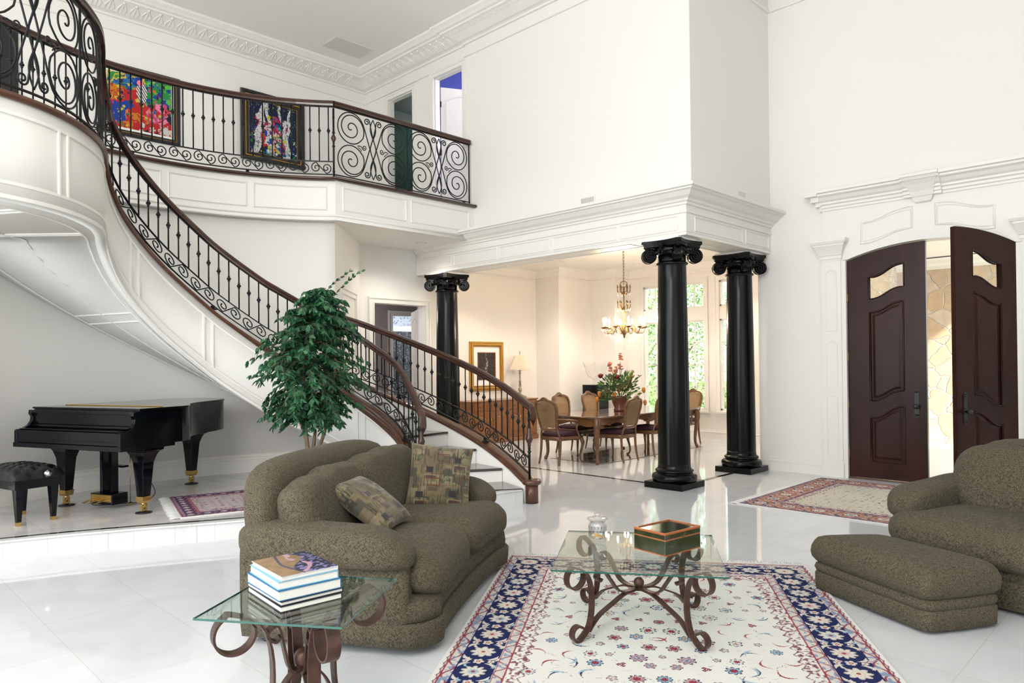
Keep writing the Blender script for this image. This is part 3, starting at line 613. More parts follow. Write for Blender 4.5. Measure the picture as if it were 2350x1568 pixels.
# outer stringer: white closed side, wood cap
m = M(); n = 60; R = []
for i in range(n + 1):
    s = PO.len * i / n; p = PO.at(s); q = PO.at(min(s + .03, PO.len)) - PO.at(max(s - .03, 0)); q.z = 0; q.normalize(); nn = Vector((q.y, -q.x, 0))
    R.append([p - nn * .075 + Vector((0, 0, -p.z)), p - nn * .075 + Vector((0, 0, -.04)), p + nn * .045 + Vector((0, 0, -.04)), p + nn * .045 + Vector((0, 0, -p.z))])
m.rings(R, True); m.build('stringer', TRIM, stair)
m = M(); m.sweep([PO.at(PO.len * i / n) for i in range(n + 1)], [(-.085, -.055), (-.095, -.03), (-.085, -.008), (-.06, 0), (.05, 0), (.075, -.01), (.08, -.035), (.065, -.055)]); m.build('stringer_cap', CAPW, stair)
for c, z in (((5.93, 5.575), .272), ((5.03, 6.43), .252)):
    m = M(); m.lathe([(.0, z - .06), (.095, z - .06), (.112, z - .045), (.112, z - .02), (.10, z - .002), (0, z - .002)], (*c, 0), 28); m.lathe([(0, .0), (.075, .0), (.075, z - .05), (0, z - .05)], (*c, 0), 28)
    m.build('starting_block', CAPW, stair)

# ------------------------------------------------------------------ ironwork
def hr_prof(w=.036): return [(-w, -.055), (-w * 1.1, -.03), (-w * .8, -.02), (-w * 1.05, -.005), (-w * .9, .012), (-w * .45, .022), (w * .45, .022), (w * .9, .012), (w * 1.05, -.005), (w * .8, -.02), (w * 1.1, -.03), (w, -.055)]
def baluster_mesh(h, knuckle=True, kz=.56):
    m = M(); m.tube([(0, 0, 0), (0, 0, h)], .0085, 6)
    if knuckle:
        k = h * kz; m.lathe([(.008, k - .035), (.016, k - .030), (.010, k - .022), (.020, k - .012), (.026, k), (.020, k + .012), (.010, k + .022), (.016, k + .030), (.008, k + .035)], (0, 0, 0), 10)
    return m
def s_scroll(path, s0, w, z0, h, r=.0075):
    cA = (s0 + w * .27, z0 + h * .52); cB = (s0 + w * .73, z0 + h * .48); Rr = h * .42
    A = spiral(cA, Rr, 90, 1.35, 1, .2, 16); B = spiral(cB, Rr, 270, 1.35, 1, .2, 16)
    pts = A[::-1] + [((A[0][0] * (1 - t) + B[0][0] * t), (A[0][1] * (1 - t) + B[0][1] * t)) for t in (.2, .4, .6, .8)] + B
    m = M(); m.tube(path.map(pts), r, 5); m.ball(path.map([pts[0]])[0], .011, 6); m.ball(path.map([pts[-1]])[0], .011, 6); return m
def railing(name, label, path, Hf, s0, s1, frieze=True, step=.124, zb=.055, zt=.235, group=None, cap0=True, unit=.30, feet=1.5, hr_ext=None):
    root = thing(name, label, 'railing')
    n = int((s1 - s0) / .05)
    hp = [path.at(s0 + (s1 - s0) * i / n) + Vector((0, 0, Hf(s0 + (s1 - s0) * i / n))) for i in range(n + 1)]
    if hr_ext: hp = hr_ext(hp)
    m = M(); m.sweep(hp, hr_prof()); m.build('handrail', WOODR, root)
    bar = [(-.013, -.006), (-.013, .006), (.013, .006), (.013, -.006)]
    for z in ((zb, zt) if frieze else (zb,)):
        m = M(); m.sweep([path.at(s0 + (s1 - s0) * i / n) + Vector((0, 0, z)) for i in range(n + 1)], bar); m.build('bottom_bar', IRON, root)
    m = M(); m.sweep([p - Vector((0, 0, .062)) for p in hp[:n + 1]], bar); m.build('top_bar', IRON, root)
    return root
def balusters(root, path, Hf, s0, s1, step, zt):
    n = max(1, int(round((s1 - s0) / step))); cache = {}
    for i in range(n + 1):
        s = s0 + (s1 - s0) * i / n; p = path.at(s); h = Hf(s) - .06 - zt; key = round(h, 2)
        if key not in cache: o = baluster_mesh(h).build('baluster', IRON, root); cache[key] = o
        else: o = cache[key].copy(); COL.objects.link(o)
        o.location = (p.x, p.y, p.z + zt)
def friezes(root, path, s0, s1, unit, zb, zt):
    n = max(1, int(round((s1 - s0) / unit))); w = (s1 - s0) / n
    for i in range(n): s_scroll(path, s0 + i * w, w, zb, zt - zb).build('scroll', IRON, root)
def feet(root, path, ss, zb):
    for s in ss:
        p = path.at(s); m = M(); m.cbox((0, 0, zb / 2), (.035, .03, zb)); m.lathe([(.05, 0), (.05, .008), (.025, .02), (.02, .03)], (0, 0, 0), 8); o = m.build('bracket', IRON, root); o.location = p
def big_panel(root, path, s0, w, z0, h, mirror_only=False, curved=False):
    """two pairs of large spirals joined by crossing bars"""
    def put(pts, r=.0085, nm='scroll'):
        m = M(); P = path.map([(s0 + a * w, z0 + b * h) for a, b in pts]); m.tube(P, r, 5); m.build(nm, IRON, root)
    k = w / 1.26; hh = h / .93
    def spr(cx, cy):
        P = []
        for i in range(75):
            t = i / 74; an = 25 + 360 * 2.75 * t; r = .225 * (1 - t * .12) if t < .30 else .225 * (.964 * (1 - (t - .30) / .70) ** 1.0 + .05); P.append((cx + r * cos(radians(an)), cy + r * sin(radians(an))))
        return P
    for mx in (0, 1):
        for my in (0, 1):
            curl = [(.735 + x, .085 + y) for x, y in spiral((0, 0), .052, 180, 1.4, 1, .25, 14)]
            line = [(p.x, p.y) for p in catmull([Vector((a, b, 0)) for a, b in ((.683, .085), (.672, .15), (.640, .27), (.590, .42), (.530, .59), (.490, .71), (.459, .790))], 4)]
            pts = curl[::-1][:-1] + line[:-1] + spr(.255, .695)
            pts = [((1.26 - a if mx else a) * k / w, (.93 - b if my else b) * hh / h) for a, b in pts]; put(pts)
        c = [(.475 + x, .465 + y) for x, y in spiral((0, 0), .042, 180, 1.4, 1, .2, 12)]
        put([((1.26 - a if mx else a) * k / w, b * hh / h) for a, b in [(.36, .465), (.40, .475)] + c], .007)
        put([((1.26 - a if mx else a) * k / w, b * hh / h) for a, b in ((.37, .45), (.41, .43), (.43, .40))], .006)
    for q in (0, 1): put([((.63 + (.048 if q else -.048) * sin(3 * pi * t / 36)) * k / w, (.03 + .87 * t / 36) * hh / h) for t in range(37)], .0075)
def posts(root, path, ss, h, r=.012, nm='post'):
    for s in ss:
        p = path.at(s); m = M(); m.box(-r, -r, 0, r, r, h); o = m.build(nm, IRON, root); o.location = p
# gallery railing (curved), plain balusters over a scroll frieze
G1 = Path([(-.6, 8.46, ZG), (.2, 8.455, ZG)] + [(*cpt(3.22, t), ZG) for t in range(137, 49, -3)])
r1 = railing('gallery_railing', 'curved gallery railing of thin balusters in front of the hanging paintings', G1, lambda s: 1.06, 0.0, G1.len)
balusters(r1, G1, lambda s: 1.06, .06, G1.len - .07, .124, .235); friezes(r1, G1, .02, G1.len - .02, .30, .06, .23); feet(r1, G1, [.8, 2.3, 3.8, 5.2], .05)
m = M(); p = G1.at(G1.len); m.tube([(p.x, p.y, ZG), (p.x, p.y, ZG + .98)], .014, 8)
for z, r in ((.45, .024), (.50, .016), (.64, .024), (.60, .016), (.10, .02), (.85, .018)): m.lathe([(.012, z - .02), (r, z), (.012, z + .02)], (p.x, p.y, ZG), 10)
post = m.build('post', IRON, r1); m = M(); m.lathe([(.014, .51), (.02, .52), (.033, .545), (.036, .56), (.033, .575), (.02, .60), (.014, .61)], (p.x, p.y, ZG), 14); m.build('wooden_ball', WOODR, post)
G2 = Path([(p.x, p.y, ZG), (5.4, 8.66, ZG), (7.80, 8.66, ZG)])
r2 = railing('balcony_railing', 'straight balcony railing of large iron spirals above the dining room corner', G2, lambda s: 1.06, .0, G2.len, frieze=False)
for i in range(2): w = (G2.len - .06) / 2; big_panel(r2, G2, .03 + i * w, w, .065, .93)
posts(r2, G2, [.03 + (G2.len - .06) / 2, G2.len - .015], 1.0, .008); feet(r2, G2, [1.3, 2.4], .055)
# inner stair railing and landing
def Hin(s):
    if s < .8: return .80 - .02 * s
    if s < 4.2: return .79
    return .79 + .29 * max(0, min(1, (s - s_l0 + .35) / .7))
s_l0 = next(s * .01 for s in range(1, 2000) if PI_.at(s * .01).z > 3.64)
def volute(hp):
    a = hp[0]; d = (hp[0] - hp[2]); d.z = 0; d.normalize()
    return [a + d * .10 + Vector((0, 0, -.20)), a + d * .10 + Vector((0, 0, -.13)), a + d * .085 + Vector((0, 0, -.055)), a + d * .05 + Vector((0, 0, -.02))] + hp
r3 = railing('stair_railing', 'long curved stair railing of black balusters rising over the grand piano', PI_, Hin, .02, s_l0, hr_ext=volute)
balusters(r3, PI_, Hin, .12, s_l0 - .05, .1135, .235); friezes(r3, PI_, .06, s_l0 - .02, .29, .06, .23); feet(r3, PI_, [.55, 1.75, 3.0, 4.2], .05)
r4 = railing('landing_railing', 'landing railing of large iron spirals curving out at the upper left', PI_, Hin, s_l0, SL, frieze=False)
w = 1.12; k = 0
while s_l0 + (k + 1) * w < SL + .4 and k < 3: big_panel(r4, PI_, s_l0 + k * w, w, .06, .96); k += 1
posts(r4, PI_, [s_l0 + i * w for i in range(k)], 1.0, .009)
def Hout(s): return .86
r5 = railing('stair_railing', 'short stair railing with volute end, in front of the sideboard', PO, Hout, .02, PO.len - .02, hr_ext=volute)
balusters(r5, PO, Hout, .13, PO.len - .06, .118, .235); friezes(r5, PO, .06, PO.len - .04, .29, .06, .23); feet(r5, PO, [.95, 2.5], .05)
for rr, P in ((r3, PI_), (r5, PO)):
    p = P.at(.01); m = M(); m.tube([(0, 0, -.02), (0, 0, .80)], .014, 8)
    for z, r in ((.31, .024), (.27, .018), (.35, .018), (.59, .022), (.62, .016), (.68, .02)): m.lathe([(.012, z - .02), (r, z), (.012, z + .02)], (0, 0, 0), 10)
    o = m.build('newel_post', IRON, rr); o.location = p
    m = M(); m.lathe([(.014, .37), (.022, .38), (.018, .40), (.034, .43), (.042, .46), (.034, .49), (.02, .52), (.024, .55), (.016, .58), (.014, .60)], (0, 0, 0), 16); m.build('wooden_ball', WOODR, o)
# ------------------------------------------------------------------ soft furniture
def puff(m, c, s, k=5, n=12, warp=None, R=None, mi=None):
    """rounded, slightly inflated block: half sizes s, Lp roundness k"""
    ks = k if isinstance(k, (tuple, list)) else (k, k, k); idx = {}; vs = []; fs = []
    def vert(p):
        key = tuple(round(a, 4) for a in p)
        if key in idx: return idx[key]
        q = Vector(p); kk = ks[0]; L_ = (abs(q.x) ** ks[0] + abs(q.y) ** ks[1] + abs(q.z) ** ks[2])
        L_ = L_ ** (1 / (sum(ks) / 3)); q = q / L_; q = Vector((q.x * s[0], q.y * s[1], q.z * s[2]))
        if warp: q = Vector(warp(q))
        if R is not None: q = R @ q
        idx[key] = len(vs); vs.append(q + Vector(c)); return idx[key]
    for ax in range(3):
        for sg in (-1, 1):
            for i in range(n):
                for j in range(n):
                    qs = []
                    for a, b in ((i, j), (i + 1, j), (i + 1, j + 1), (i, j + 1)):
                        u, v = math.tan((2 * a / n - 1) * .785) / math.tan(.785), math.tan((2 * b / n - 1) * .785) / math.tan(.785); p = [0, 0, 0]; p[ax] = sg; p[(ax + 1) % 3] = u; p[(ax + 2) % 3] = v; qs.append(vert(p))
                    fs.append(tuple(qs if sg > 0 else qs[::-1]))
    return m.add(vs, fs, True, mi)
def welt(m, P, r=.006): m.tube(P, r, 5, loop=True)
RZ = lambda a: Matrix.Rotation(radians(a), 4, 'Z'); RX = lambda a: Matrix.Rotation(radians(a), 4, 'X'); RY = lambda a: Matrix.Rotation(radians(a), 4, 'Y')
sofa = thing('sofa', 'olive tweed curved two-seat sofa standing on the left edge of the floral rug', 'sofa', (2.925, 4.035, 0), radians(31.8))
CV = lambda x: .075 * (1 - min(1, (x / 1.02) ** 2))
def cw(f=None, c=(0, 0, 0)):    # bend everything along the sofa's shallow curve
    def w(q):
        if f: q = Vector(f(q))
        return (q.x, q.y + CV(q.x + c[0]), q.z)
    return w
def spuff(name, c, s, k=5, f=None, n=14, R=None, extra=None):
    m = M(); W = (lambda q: (R @ q) if R is not None else q)
    def w2(q):
        if f: q = Vector(f(q))
        if R is not None: q = R @ q
        return (q.x, q.y + CV(q.x + c[0]), q.z)
    puff(m, c, s, k, n, w2); 
    if extra: extra(m)
    return m.build(name, TWEED, sofa)
# skirt and body
def skirt_poly(g, yf=-.60):
    P = []; hx, r_ = .975 + g, .20; y0 = yf - g
    for i in range(9): t = pi + pi / 2 * i / 8; P.append((-hx + r_ + r_ * cos(t), y0 + r_ + r_ * sin(t)))
    for i in range(1, 12): x = -hx + r_ + (2 * hx - 2 * r_) * i / 12; P.append((x, y0 + CV(x) * .8))
    for i in range(9): t = -pi / 2 + pi / 2 * i / 8; P.append((hx - r_ + r_ * cos(t), y0 + r_ + r_ * sin(t)))
    for i in range(17): x = hx - 2 * hx * i / 16; P.append((x, .56 + g + CV(x)))
    return P
def stacked(name, levels, parent, polyfn, mt=TWEED, bulge=None):
    m = M(); R = [[(x, y, z) for x, y in polyfn(g)] for z, g in levels]; m.rings(R, True); return m.build(name, mt, parent)
stacked('skirt', [(.035, -.03), (.045, -.005), (.10, .0), (.160, .004), (.172, -.004), (.178, -.02)], sofa, skirt_poly)
stacked('body', [(.170, -.03), (.182, -.008), (.22, -.004), (.28, -.012), (.31, -.06)], sofa, lambda g: skirt_poly(g, -.585))
for sx in (-1, 1):
    m = M(); puff(m, (sx * .895, .06, .36), (.078, .52, .25), (9, 12, 9), 12, cw(None, (sx * .9, 0, 0))); m.build('arm_panel', TWEED, sofa)
    def fa_(q, sx=sx):
        t = (q.y + .47) / .94; fr_ = max(0, 1 - t / .22)
        return (q.x * (1 - .05 * t), q.y, q.z * (1 + .10 * t - .12 * fr_) - .03 * fr_ ** 2 + .02 * t)
    m = M(); puff(m, (sx * .905, .05, .575), (.155, .535, .108), (2.8, 6, 3.2), 18, cw(fa_, (sx * .9, 0, 0))); m.build('arm', TWEED, sofa)
def fb(q):
    x = q.x; t = max(0, q.z) / .43; return (x, q.y + .06 * t * t, q.z - .10 * (abs(x) / .98) ** 5 * (q.z > 0) * t)
spuff('back', (0, .46, .565), (.975, .125, .455), (9, 3.5, 4.5), fb, 20)
for sx in (-1, 1):
    def fs_(q, sx=sx):
        x, y, z = q.x, q.y, q.z; fr_ = max(0, (-y - .22) / .25)
        if x * sx > 0: x = x * (1 + .30 * min(1, max(0, (-y - .20) / .08)))
        return (x, y, z - .055 * fr_ ** 2 + .018 * (1 - (q.x / .4) ** 2) * (z > 0))
    spuff('seat_cushion', (sx * .395, -.18, .415), (.400, .46, .115), (7, 5, 3), fs_, 20)
for sx in (-1, 1):
    def fc(q, sx=sx):
        x, z = q.x, q.z; u_ = (x * sx) / .43
        return (x, q.y * (1 - .12 * (z / .25)), z * (1 - .07 * max(0, u_) * (sx < 0)) + .010 * sin(x * 9) + .012 * sin(x * 23) * (z / .25) ** 3)
    spuff('back_cushion', (sx * .445, .245, .685 + .02 * (sx > 0)), (.475, .15, .25), (6, 2.8, 4.2), fc, 20, R=RX(-13).to_3x3())
for x, y in ((-.82, -.42), (.82, -.42), (-.88, .45), (.88, .45)):
    m = M(); m.lathe([(.03, 0), (.035, .008), (.022, .018), (.026, .04)], (x, y, 0), 14); m.build('foot', BLACKP, sofa)
# throw pillows
def pillow_paint(X, Y):
    c = np.zeros(X.shape + (3,)); n = vnoise(X, Y, 14, 31) * .6 + vnoise(X, Y, 60, 32) * .4
    c[:] = np.array((.125, .10, .052)); c = c * (.55 + .9 * n)[..., None]
    r = np.random.RandomState(5)
    def fr(x0, y0, w, h, col, t=.012): k = (np.abs(X - x0) < w) & (np.abs(Y - y0) < h); q = k & ~((np.abs(X - x0) < w - t) & (np.abs(Y - y0) < h - t)); c[q] = col
    def fl(x0, y0, w, h, col): k = (np.abs(X - x0) < w) & (np.abs(Y - y0) < h); c[k] = np.array(col) * (.8 + .4 * n[k])[..., None]
    for i in range(70): fl(r.uniform(-.22, .22), r.uniform(-.22, .22), r.uniform(.01, .05), r.uniform(.006, .035), [(.075, .062, .036), (.17, .14, .08), (.055, .05, .033), (.12, .09, .05)][r.randint(4)])
    for sx, sy in ((-.09, .03), (.10, -.14), (.12, .12), (-.15, -.16)):
        fl(sx, sy, .028, .022, (.022, .018, .022)); fl(sx + .005, sy - .055, .038, .014, (.075, .035, .032)); fr(sx + .02, sy - .07, .055, .035, (.19, .16, .085), .010); fr(sx + .10, sy + .10, .05, .032, (.10, .032, .02), .008)
    for sx, sy in ((.03, -.03), (.16, .17), (-.03, .19), (.18, -.05), (-.17, .12)):
        u = (X - sx) * .85 - (Y - sy) * .5; v = (X - sx) * .5 + (Y - sy) * .85; d = np.abs(np.sqrt((u / .35) ** 2 + v ** 2) - .03); c[d < .006] = (.02, .06, .035)
    for i in range(70):
        x0, y0 = r.uniform(-.22, .22), r.uniform(-.22, .22); c[(np.abs(X - x0) < .0022) & (np.abs(Y - y0) < r.uniform(.02, .05))] = (.03, .025, .015)
    return c
def throw_pillow(label, loc, eul, s=.235):
    nx = 110; xs = np.linspace(-1, 1, nx); X, Y = np.meshgrid(xs, xs); 
    k = (1 - np.abs(X) ** 2.2) * (1 - np.abs(Y) ** 2.2); Z = .085 * np.clip(k, 0, 1) ** .42
    pin = 1 - .07 * (1 - np.abs(X) ** 2) * np.abs(Y) ** 3 ; pin2 = 1 - .07 * (1 - np.abs(Y) ** 2) * np.abs(X) ** 3
    wr = .004 * np.sin(X * 9 + Y * 5) * k
    PX_, PY_ = X * s * pin2, Y * s * pin; co = []; 
    for sg in (1, -1): co.append(np.stack([PX_, PY_, sg * (Z + wr)], -1).reshape(-1, 3))
    col = pillow_paint(PX_, PY_).reshape(-1, 3); fs = []
    for b_, sg in ((0, 1), (nx * nx, -1)):
        for r in range(nx - 1):
            for c in range(nx - 1): a = b_ + r * nx + c; q = (a, a + 1, a + nx + 1, a + nx); fs.append(q if sg > 0 else q[::-1])
    me = D.meshes.new('throw_pillow'); me.from_pydata(np.concatenate(co).tolist(), [], fs); me.polygons.foreach_set('use_smooth', [True] * len(fs))
    ca = me.color_attributes.new('paint', 'FLOAT_COLOR', 'POINT'); cc = np.ones((2 * nx * nx, 4), dtype=np.float32); cc[:nx * nx, :3] = col; cc[nx * nx:, :3] = col; ca.data.foreach_set('color', cc.reshape(-1)); me.update()
    me.materials.append(MATS.get('pillow_fabric') or mat('pillow_fabric', (.2, .2, .1), .9, attr='paint', sheen=.2))
    o = D.objects.new('throw_pillow', me); COL.objects.link(o); o.location = loc; o.rotation_euler = eul; return tag(o, label, 'pillow')
def place_pillow(label, loc, nrm, updir, s):
    n = Vector(nrm).normalized(); u = Vector(updir); u = (u - n * u.dot(n)).normalized(); x = u.cross(n); R = Matrix((x, u, n)).transposed(); return throw_pillow(label, loc, R.to_euler(), s)
place_pillow('patterned square throw pillow upright against the right back cushion of the sofa', (3.49, 4.25, .735), (-.50, -.76, .33), (.14, -.03, 1), .245)
place_pillow('patterned throw pillow tilted on its edge against the left back cushion', (2.63, 3.91, .70), (.30, -.47, .80), (-.45, .70, .55), .235)
# ottoman
ott = thing('ottoman', 'olive tweed wedge-shaped ottoman in front of the armchair', 'ottoman', (5.0, 1.46, 0))
OQ = [(-.42, -.27), (.05, -.55), (.36, .24), (.01, .57)]
def opoly(g, n=7, rr=.07):
    c = Vector((0, 0)); P = []; Q = [Vector(q) for q in OQ]
    for i in range(4):
        a, b, d = Q[i - 1], Q[i], Q[(i + 1) % 4]; u = (a - b).normalized(); v = (d - b).normalized()
        nb = -(u + v).normalized(); off = nb * g / max(.5, sqrt((1 - u.dot(v)) / 2)) if g else Vector((0, 0)); p0 = b + off
        for k in range(n): t = k / (n - 1); P.append(((p0 + u * rr * (1 - t) ** 2 + v * rr * t ** 2)).to_tuple())
        m_ = (b + d) / 2; P.append((m_ + Vector((-(u.y), u.x)) * 0 + (m_.normalized() * (g * .9 + .008))).to_tuple())
    return P
stacked('skirt', [(.015, -.02), (.022, -.002), (.08, .0), (.125, 0.0), (.135, -.006), (.139, -.02)], ott, opoly)
stacked('band', [(.132, -.02), (.14, -.006), (.165, .002), (.19, -.004), (.20, -.02)], ott, opoly)
m = M(); R = [[(x, y, z + (.0 if z < .3 else .0)) for x, y in [(x * k, y * k) for x, y in opoly(g)]] for z, g, k in ((.193, -.02, .96), (.205, -.004, .99), (.235, .012, 1), (.27, .017, 1), (.31, .012, 1), (.345, .0, 1), (.368, 0, .96), (.384, 0, .88), (.394, 0, .75), (.400, 0, .5), (.403, 0, .2))]; m.rings(R, True); m.build('cushion', TWEED, ott)
# armchair
ch = thing('armchair', 'olive tweed armchair at the right edge, facing the ottoman', 'armchair', (5.87, 1.045, 0), radians(-107.5))
# local frame: front is -y
def cp(name, c, s, k=5, f=None, n=14, R=None):
    m = M()
    def w(q):
        if f: q = Vector(f(q))
        if R is not None: q = R @ q
        return q
    puff(m, c, s, k, n, w); return m.build(name, TWEED, ch)
def cpoly(g): 
    P = []
    for i in range(13): x = -.56 - g + (1.12 + 2 * g) * i / 12; P.append((x, -.44 - g - .06 * (1 - (x / .56) ** 2)))
    for i in range(13): x = .56 + g - (1.12 + 2 * g) * i / 12; P.append((x, .50 + g))
    return P
stacked('skirt', [(.02, -.02), (.03, -.002), (.12, .0), (.195, 0), (.205, -.01)], ch, cpoly); stacked('body', [(.19, -.03), (.205, -.004), (.26, .0), (.31, -.02)], ch, cpoly)
def fseat(q):
    fr_ = max(0, (-q.y - .15) / .35); x = q.x * (1 + .30 * min(1, max(0, (-q.y - .22) / .10))); return (x, q.y, q.z - .05 * fr_ ** 2 + .02 * (1 - (q.x / .5) ** 2) * (q.z > 0))
cp('seat_cushion', (0, -.12, .40), (.44, .46, .125), (6, 5, 2.8), fseat, 18)
for sx in (-1, 1):
    cp('arm_panel', (sx * .49, .07, .38), (.09, .42, .22), 8)
    cp('arm', (sx * .505, .04, .555), (.15, .46, .125), (3, 4.5, 3), lambda q: (q.x, q.y, q.z + .06 * max(0, (q.y + .2) / .66) ** 2 - .02 * max(0, (-q.y - .2) / .26)), 16)
cp('back', (0, .44, .56), (.52, .12, .44), (6, 3.4, 4), lambda q: (q.x, q.y + .12 * max(0, q.z / .44) ** 2, q.z - .09 * (abs(q.x) / .52) ** 3 * (q.z > 0)), 16)
cp('back_cushion', (0, .25, .70), (.47, .155, .27), (4.2, 2.6, 3.2), None, 18, RX(-16).to_3x3())
for x, y in ((-.45, -.3), (.45, -.3), (-.48, .42), (.48, .42)):
    m = M(); m.lathe([(.03, 0), (.035, .008), (.024, .02), (.024, .03)], (x, y, 0), 14); m.build('foot', BLACKP, ch)
for x, y in ((-.3, -.2), (.05, -.42), (.28, .18), (.02, .42)):
    m = M(); m.lathe([(.026, 0), (.03, .006), (.02, .014), (.02, .03)], (x, y, 0), 12); m.build('foot', BLACKP, ott)
# ------------------------------------------------------------------ columns
def make_column(loc, label):
    root = thing('column', label, 'column', loc, group='black columns under the entablature')
    m = M(); m.box(-.275, -.275, 0, .275, .275, .08); m.build('plinth', BLACKG, root, bevel=.004)
    prof = [(.0, .08), (.262, .08), (.278, .095), (.286, .125), (.280, .155), (.262, .172), (.232, .176), (.226, .186), (.232, .196), (.243, .205), (.240, .222), (.226, .232), (.214, .236), (.207, .26), (.204, .30)]
    m = M(); m.lathe(prof, n=48); m.build('base', BLACKG, root)
    sh = [(.204, .29)]
    for i in range(13): t = i / 12; sh.append((.204 - .026 * t ** 1.6, .3 + 2.53 * t))
    sh += [(.180, 2.835), (.199, 2.845), (.203, 2.857), (.198, 2.868), (.180, 2.874), (.176, 2.89), (.176, 2.98), (0.1, 2.98)]
    m = M(); m.lathe(sh, n=48); m.build('shaft', BLACKG, root)
    m = M(); m.lathe([(.176, 2.96), (.20, 2.975), (.225, 3.0), (.235, 3.03), (.225, 3.06), (.2, 3.07), (0, 3.07)], n=32)
    ab = []
    for q in range(4):      # concave-sided abacus with clipped corners
        a0 = pi / 4 + q * pi / 2; a1 = a0 + pi / 2; c0 = Vector((cos(a0), sin(a0))) * .385; c1 = Vector((cos(a1), sin(a1))) * .385; mid = (c0 + c1) / 2; nn = mid.normalized()
        t0 = Vector((-sin(a0), cos(a0))) * .03; t1 = Vector((-sin(a1), cos(a1))) * .03
        s, e = c0 + t0, c1 - t1
        for i in range(9): t = i / 8; p = s.lerp(e, t) - nn * .055 * sin(pi * t); ab.append((p.x, p.y))
    for z0, z1, k in ((3.065, 3.085, .93), (3.085, 3.10, .955), (3.10, 3.14, 1.0)): m.prism([(x * k, y * k) for x, y in ab], z0, z1)
    for q in range(24):
        a = 2 * pi * q / 24; m.ball((.218 * cos(a), .218 * sin(a), 3.0), .022, 6, (1, 1, 1.4))
    o = m.build('capital', BLACKG, root)
    for q in range(4):
        a = pi / 4 + q * pi / 2; T = Matrix.Rotation(a, 4, 'Z'); m = M(); m.T = T   # local x = outward along the diagonal
        cx, cz, R = .295, 2.955, .094
        for s in (-1, 1):
            m.rings([[(cx + (R - .006) * cos(2 * pi * j / 24), s * w, cz + (R - .006) * sin(2 * pi * j / 24)) for j in range(24)] for w in (.0, .028)], False)
            P = [(cx + x, s * (.036 + .012 * q / 47), cz + y) for q, (x, y) in enumerate(spiral((0, 0), R - .006, 100, 2.6, -1, .1, 18))]; m.tube(P, [.0125 - .006 * i / len(P) for i in range(len(P))], 6)
            m.ball((cx, s * .04, cz), .013, 6)
        m.rings([[(cx + R * k * cos(2 * pi * j / 24), w, cz + R * k * sin(2 * pi * j / 24)) for j in range(24)] for w, k in ((-.043, 1), (-.028, .95), (0, .9), (.028, .95), (.043, 1))], True, caps=False)
        m.ribbon([(.16, 0, 3.035), (.22, 0, 3.05), (.27, 0, 3.055), (.30, 0, 3.048)], .085, .02, (0, 1, 0))
        m.tube([(.24, 0, 3.05), (.33, 0, 3.06), (.355, 0, 3.075)], [.03, .028, .02], 6)
        for s in (-1, 1):      # leaf running along the side toward the volute
            m.tube([(.20, s * .12, 3.0), (.23, s * .08, 2.985), (.26, s * .045, 2.965)], [.012, .02, .012], 6)
        m.build('volute', BLACKG, o)
        T2 = Matrix.Rotation(q * pi / 2, 4, 'Z'); m = M(); m.T = T2
        for j in range(7): aa = 2 * pi * j / 6; m.ball((.262, .022 * cos(aa) * (j < 6), 3.065 + .022 * sin(aa) * (j < 6)), .014, 6)
        m.ball((.268, 0, 3.065), .012, 6); m.build('rosette', BLACKG, o)
    m = M(); m.box(-.25, -.25, 3.14, .25, .25, 3.168); m.build('bearing_plate', WHITEP, root)
    return root
c1 = make_column((7.93, 4.94, 0), 'glossy black column under the entablature corner, the nearest of the three')
dup(c1, (9.69, 4.91, 0), label='glossy black column standing against the wall left of the front doors')
dup(c1, (7.93, 9.42, 0), label='glossy black column behind the stair railing beside the recess doorway')

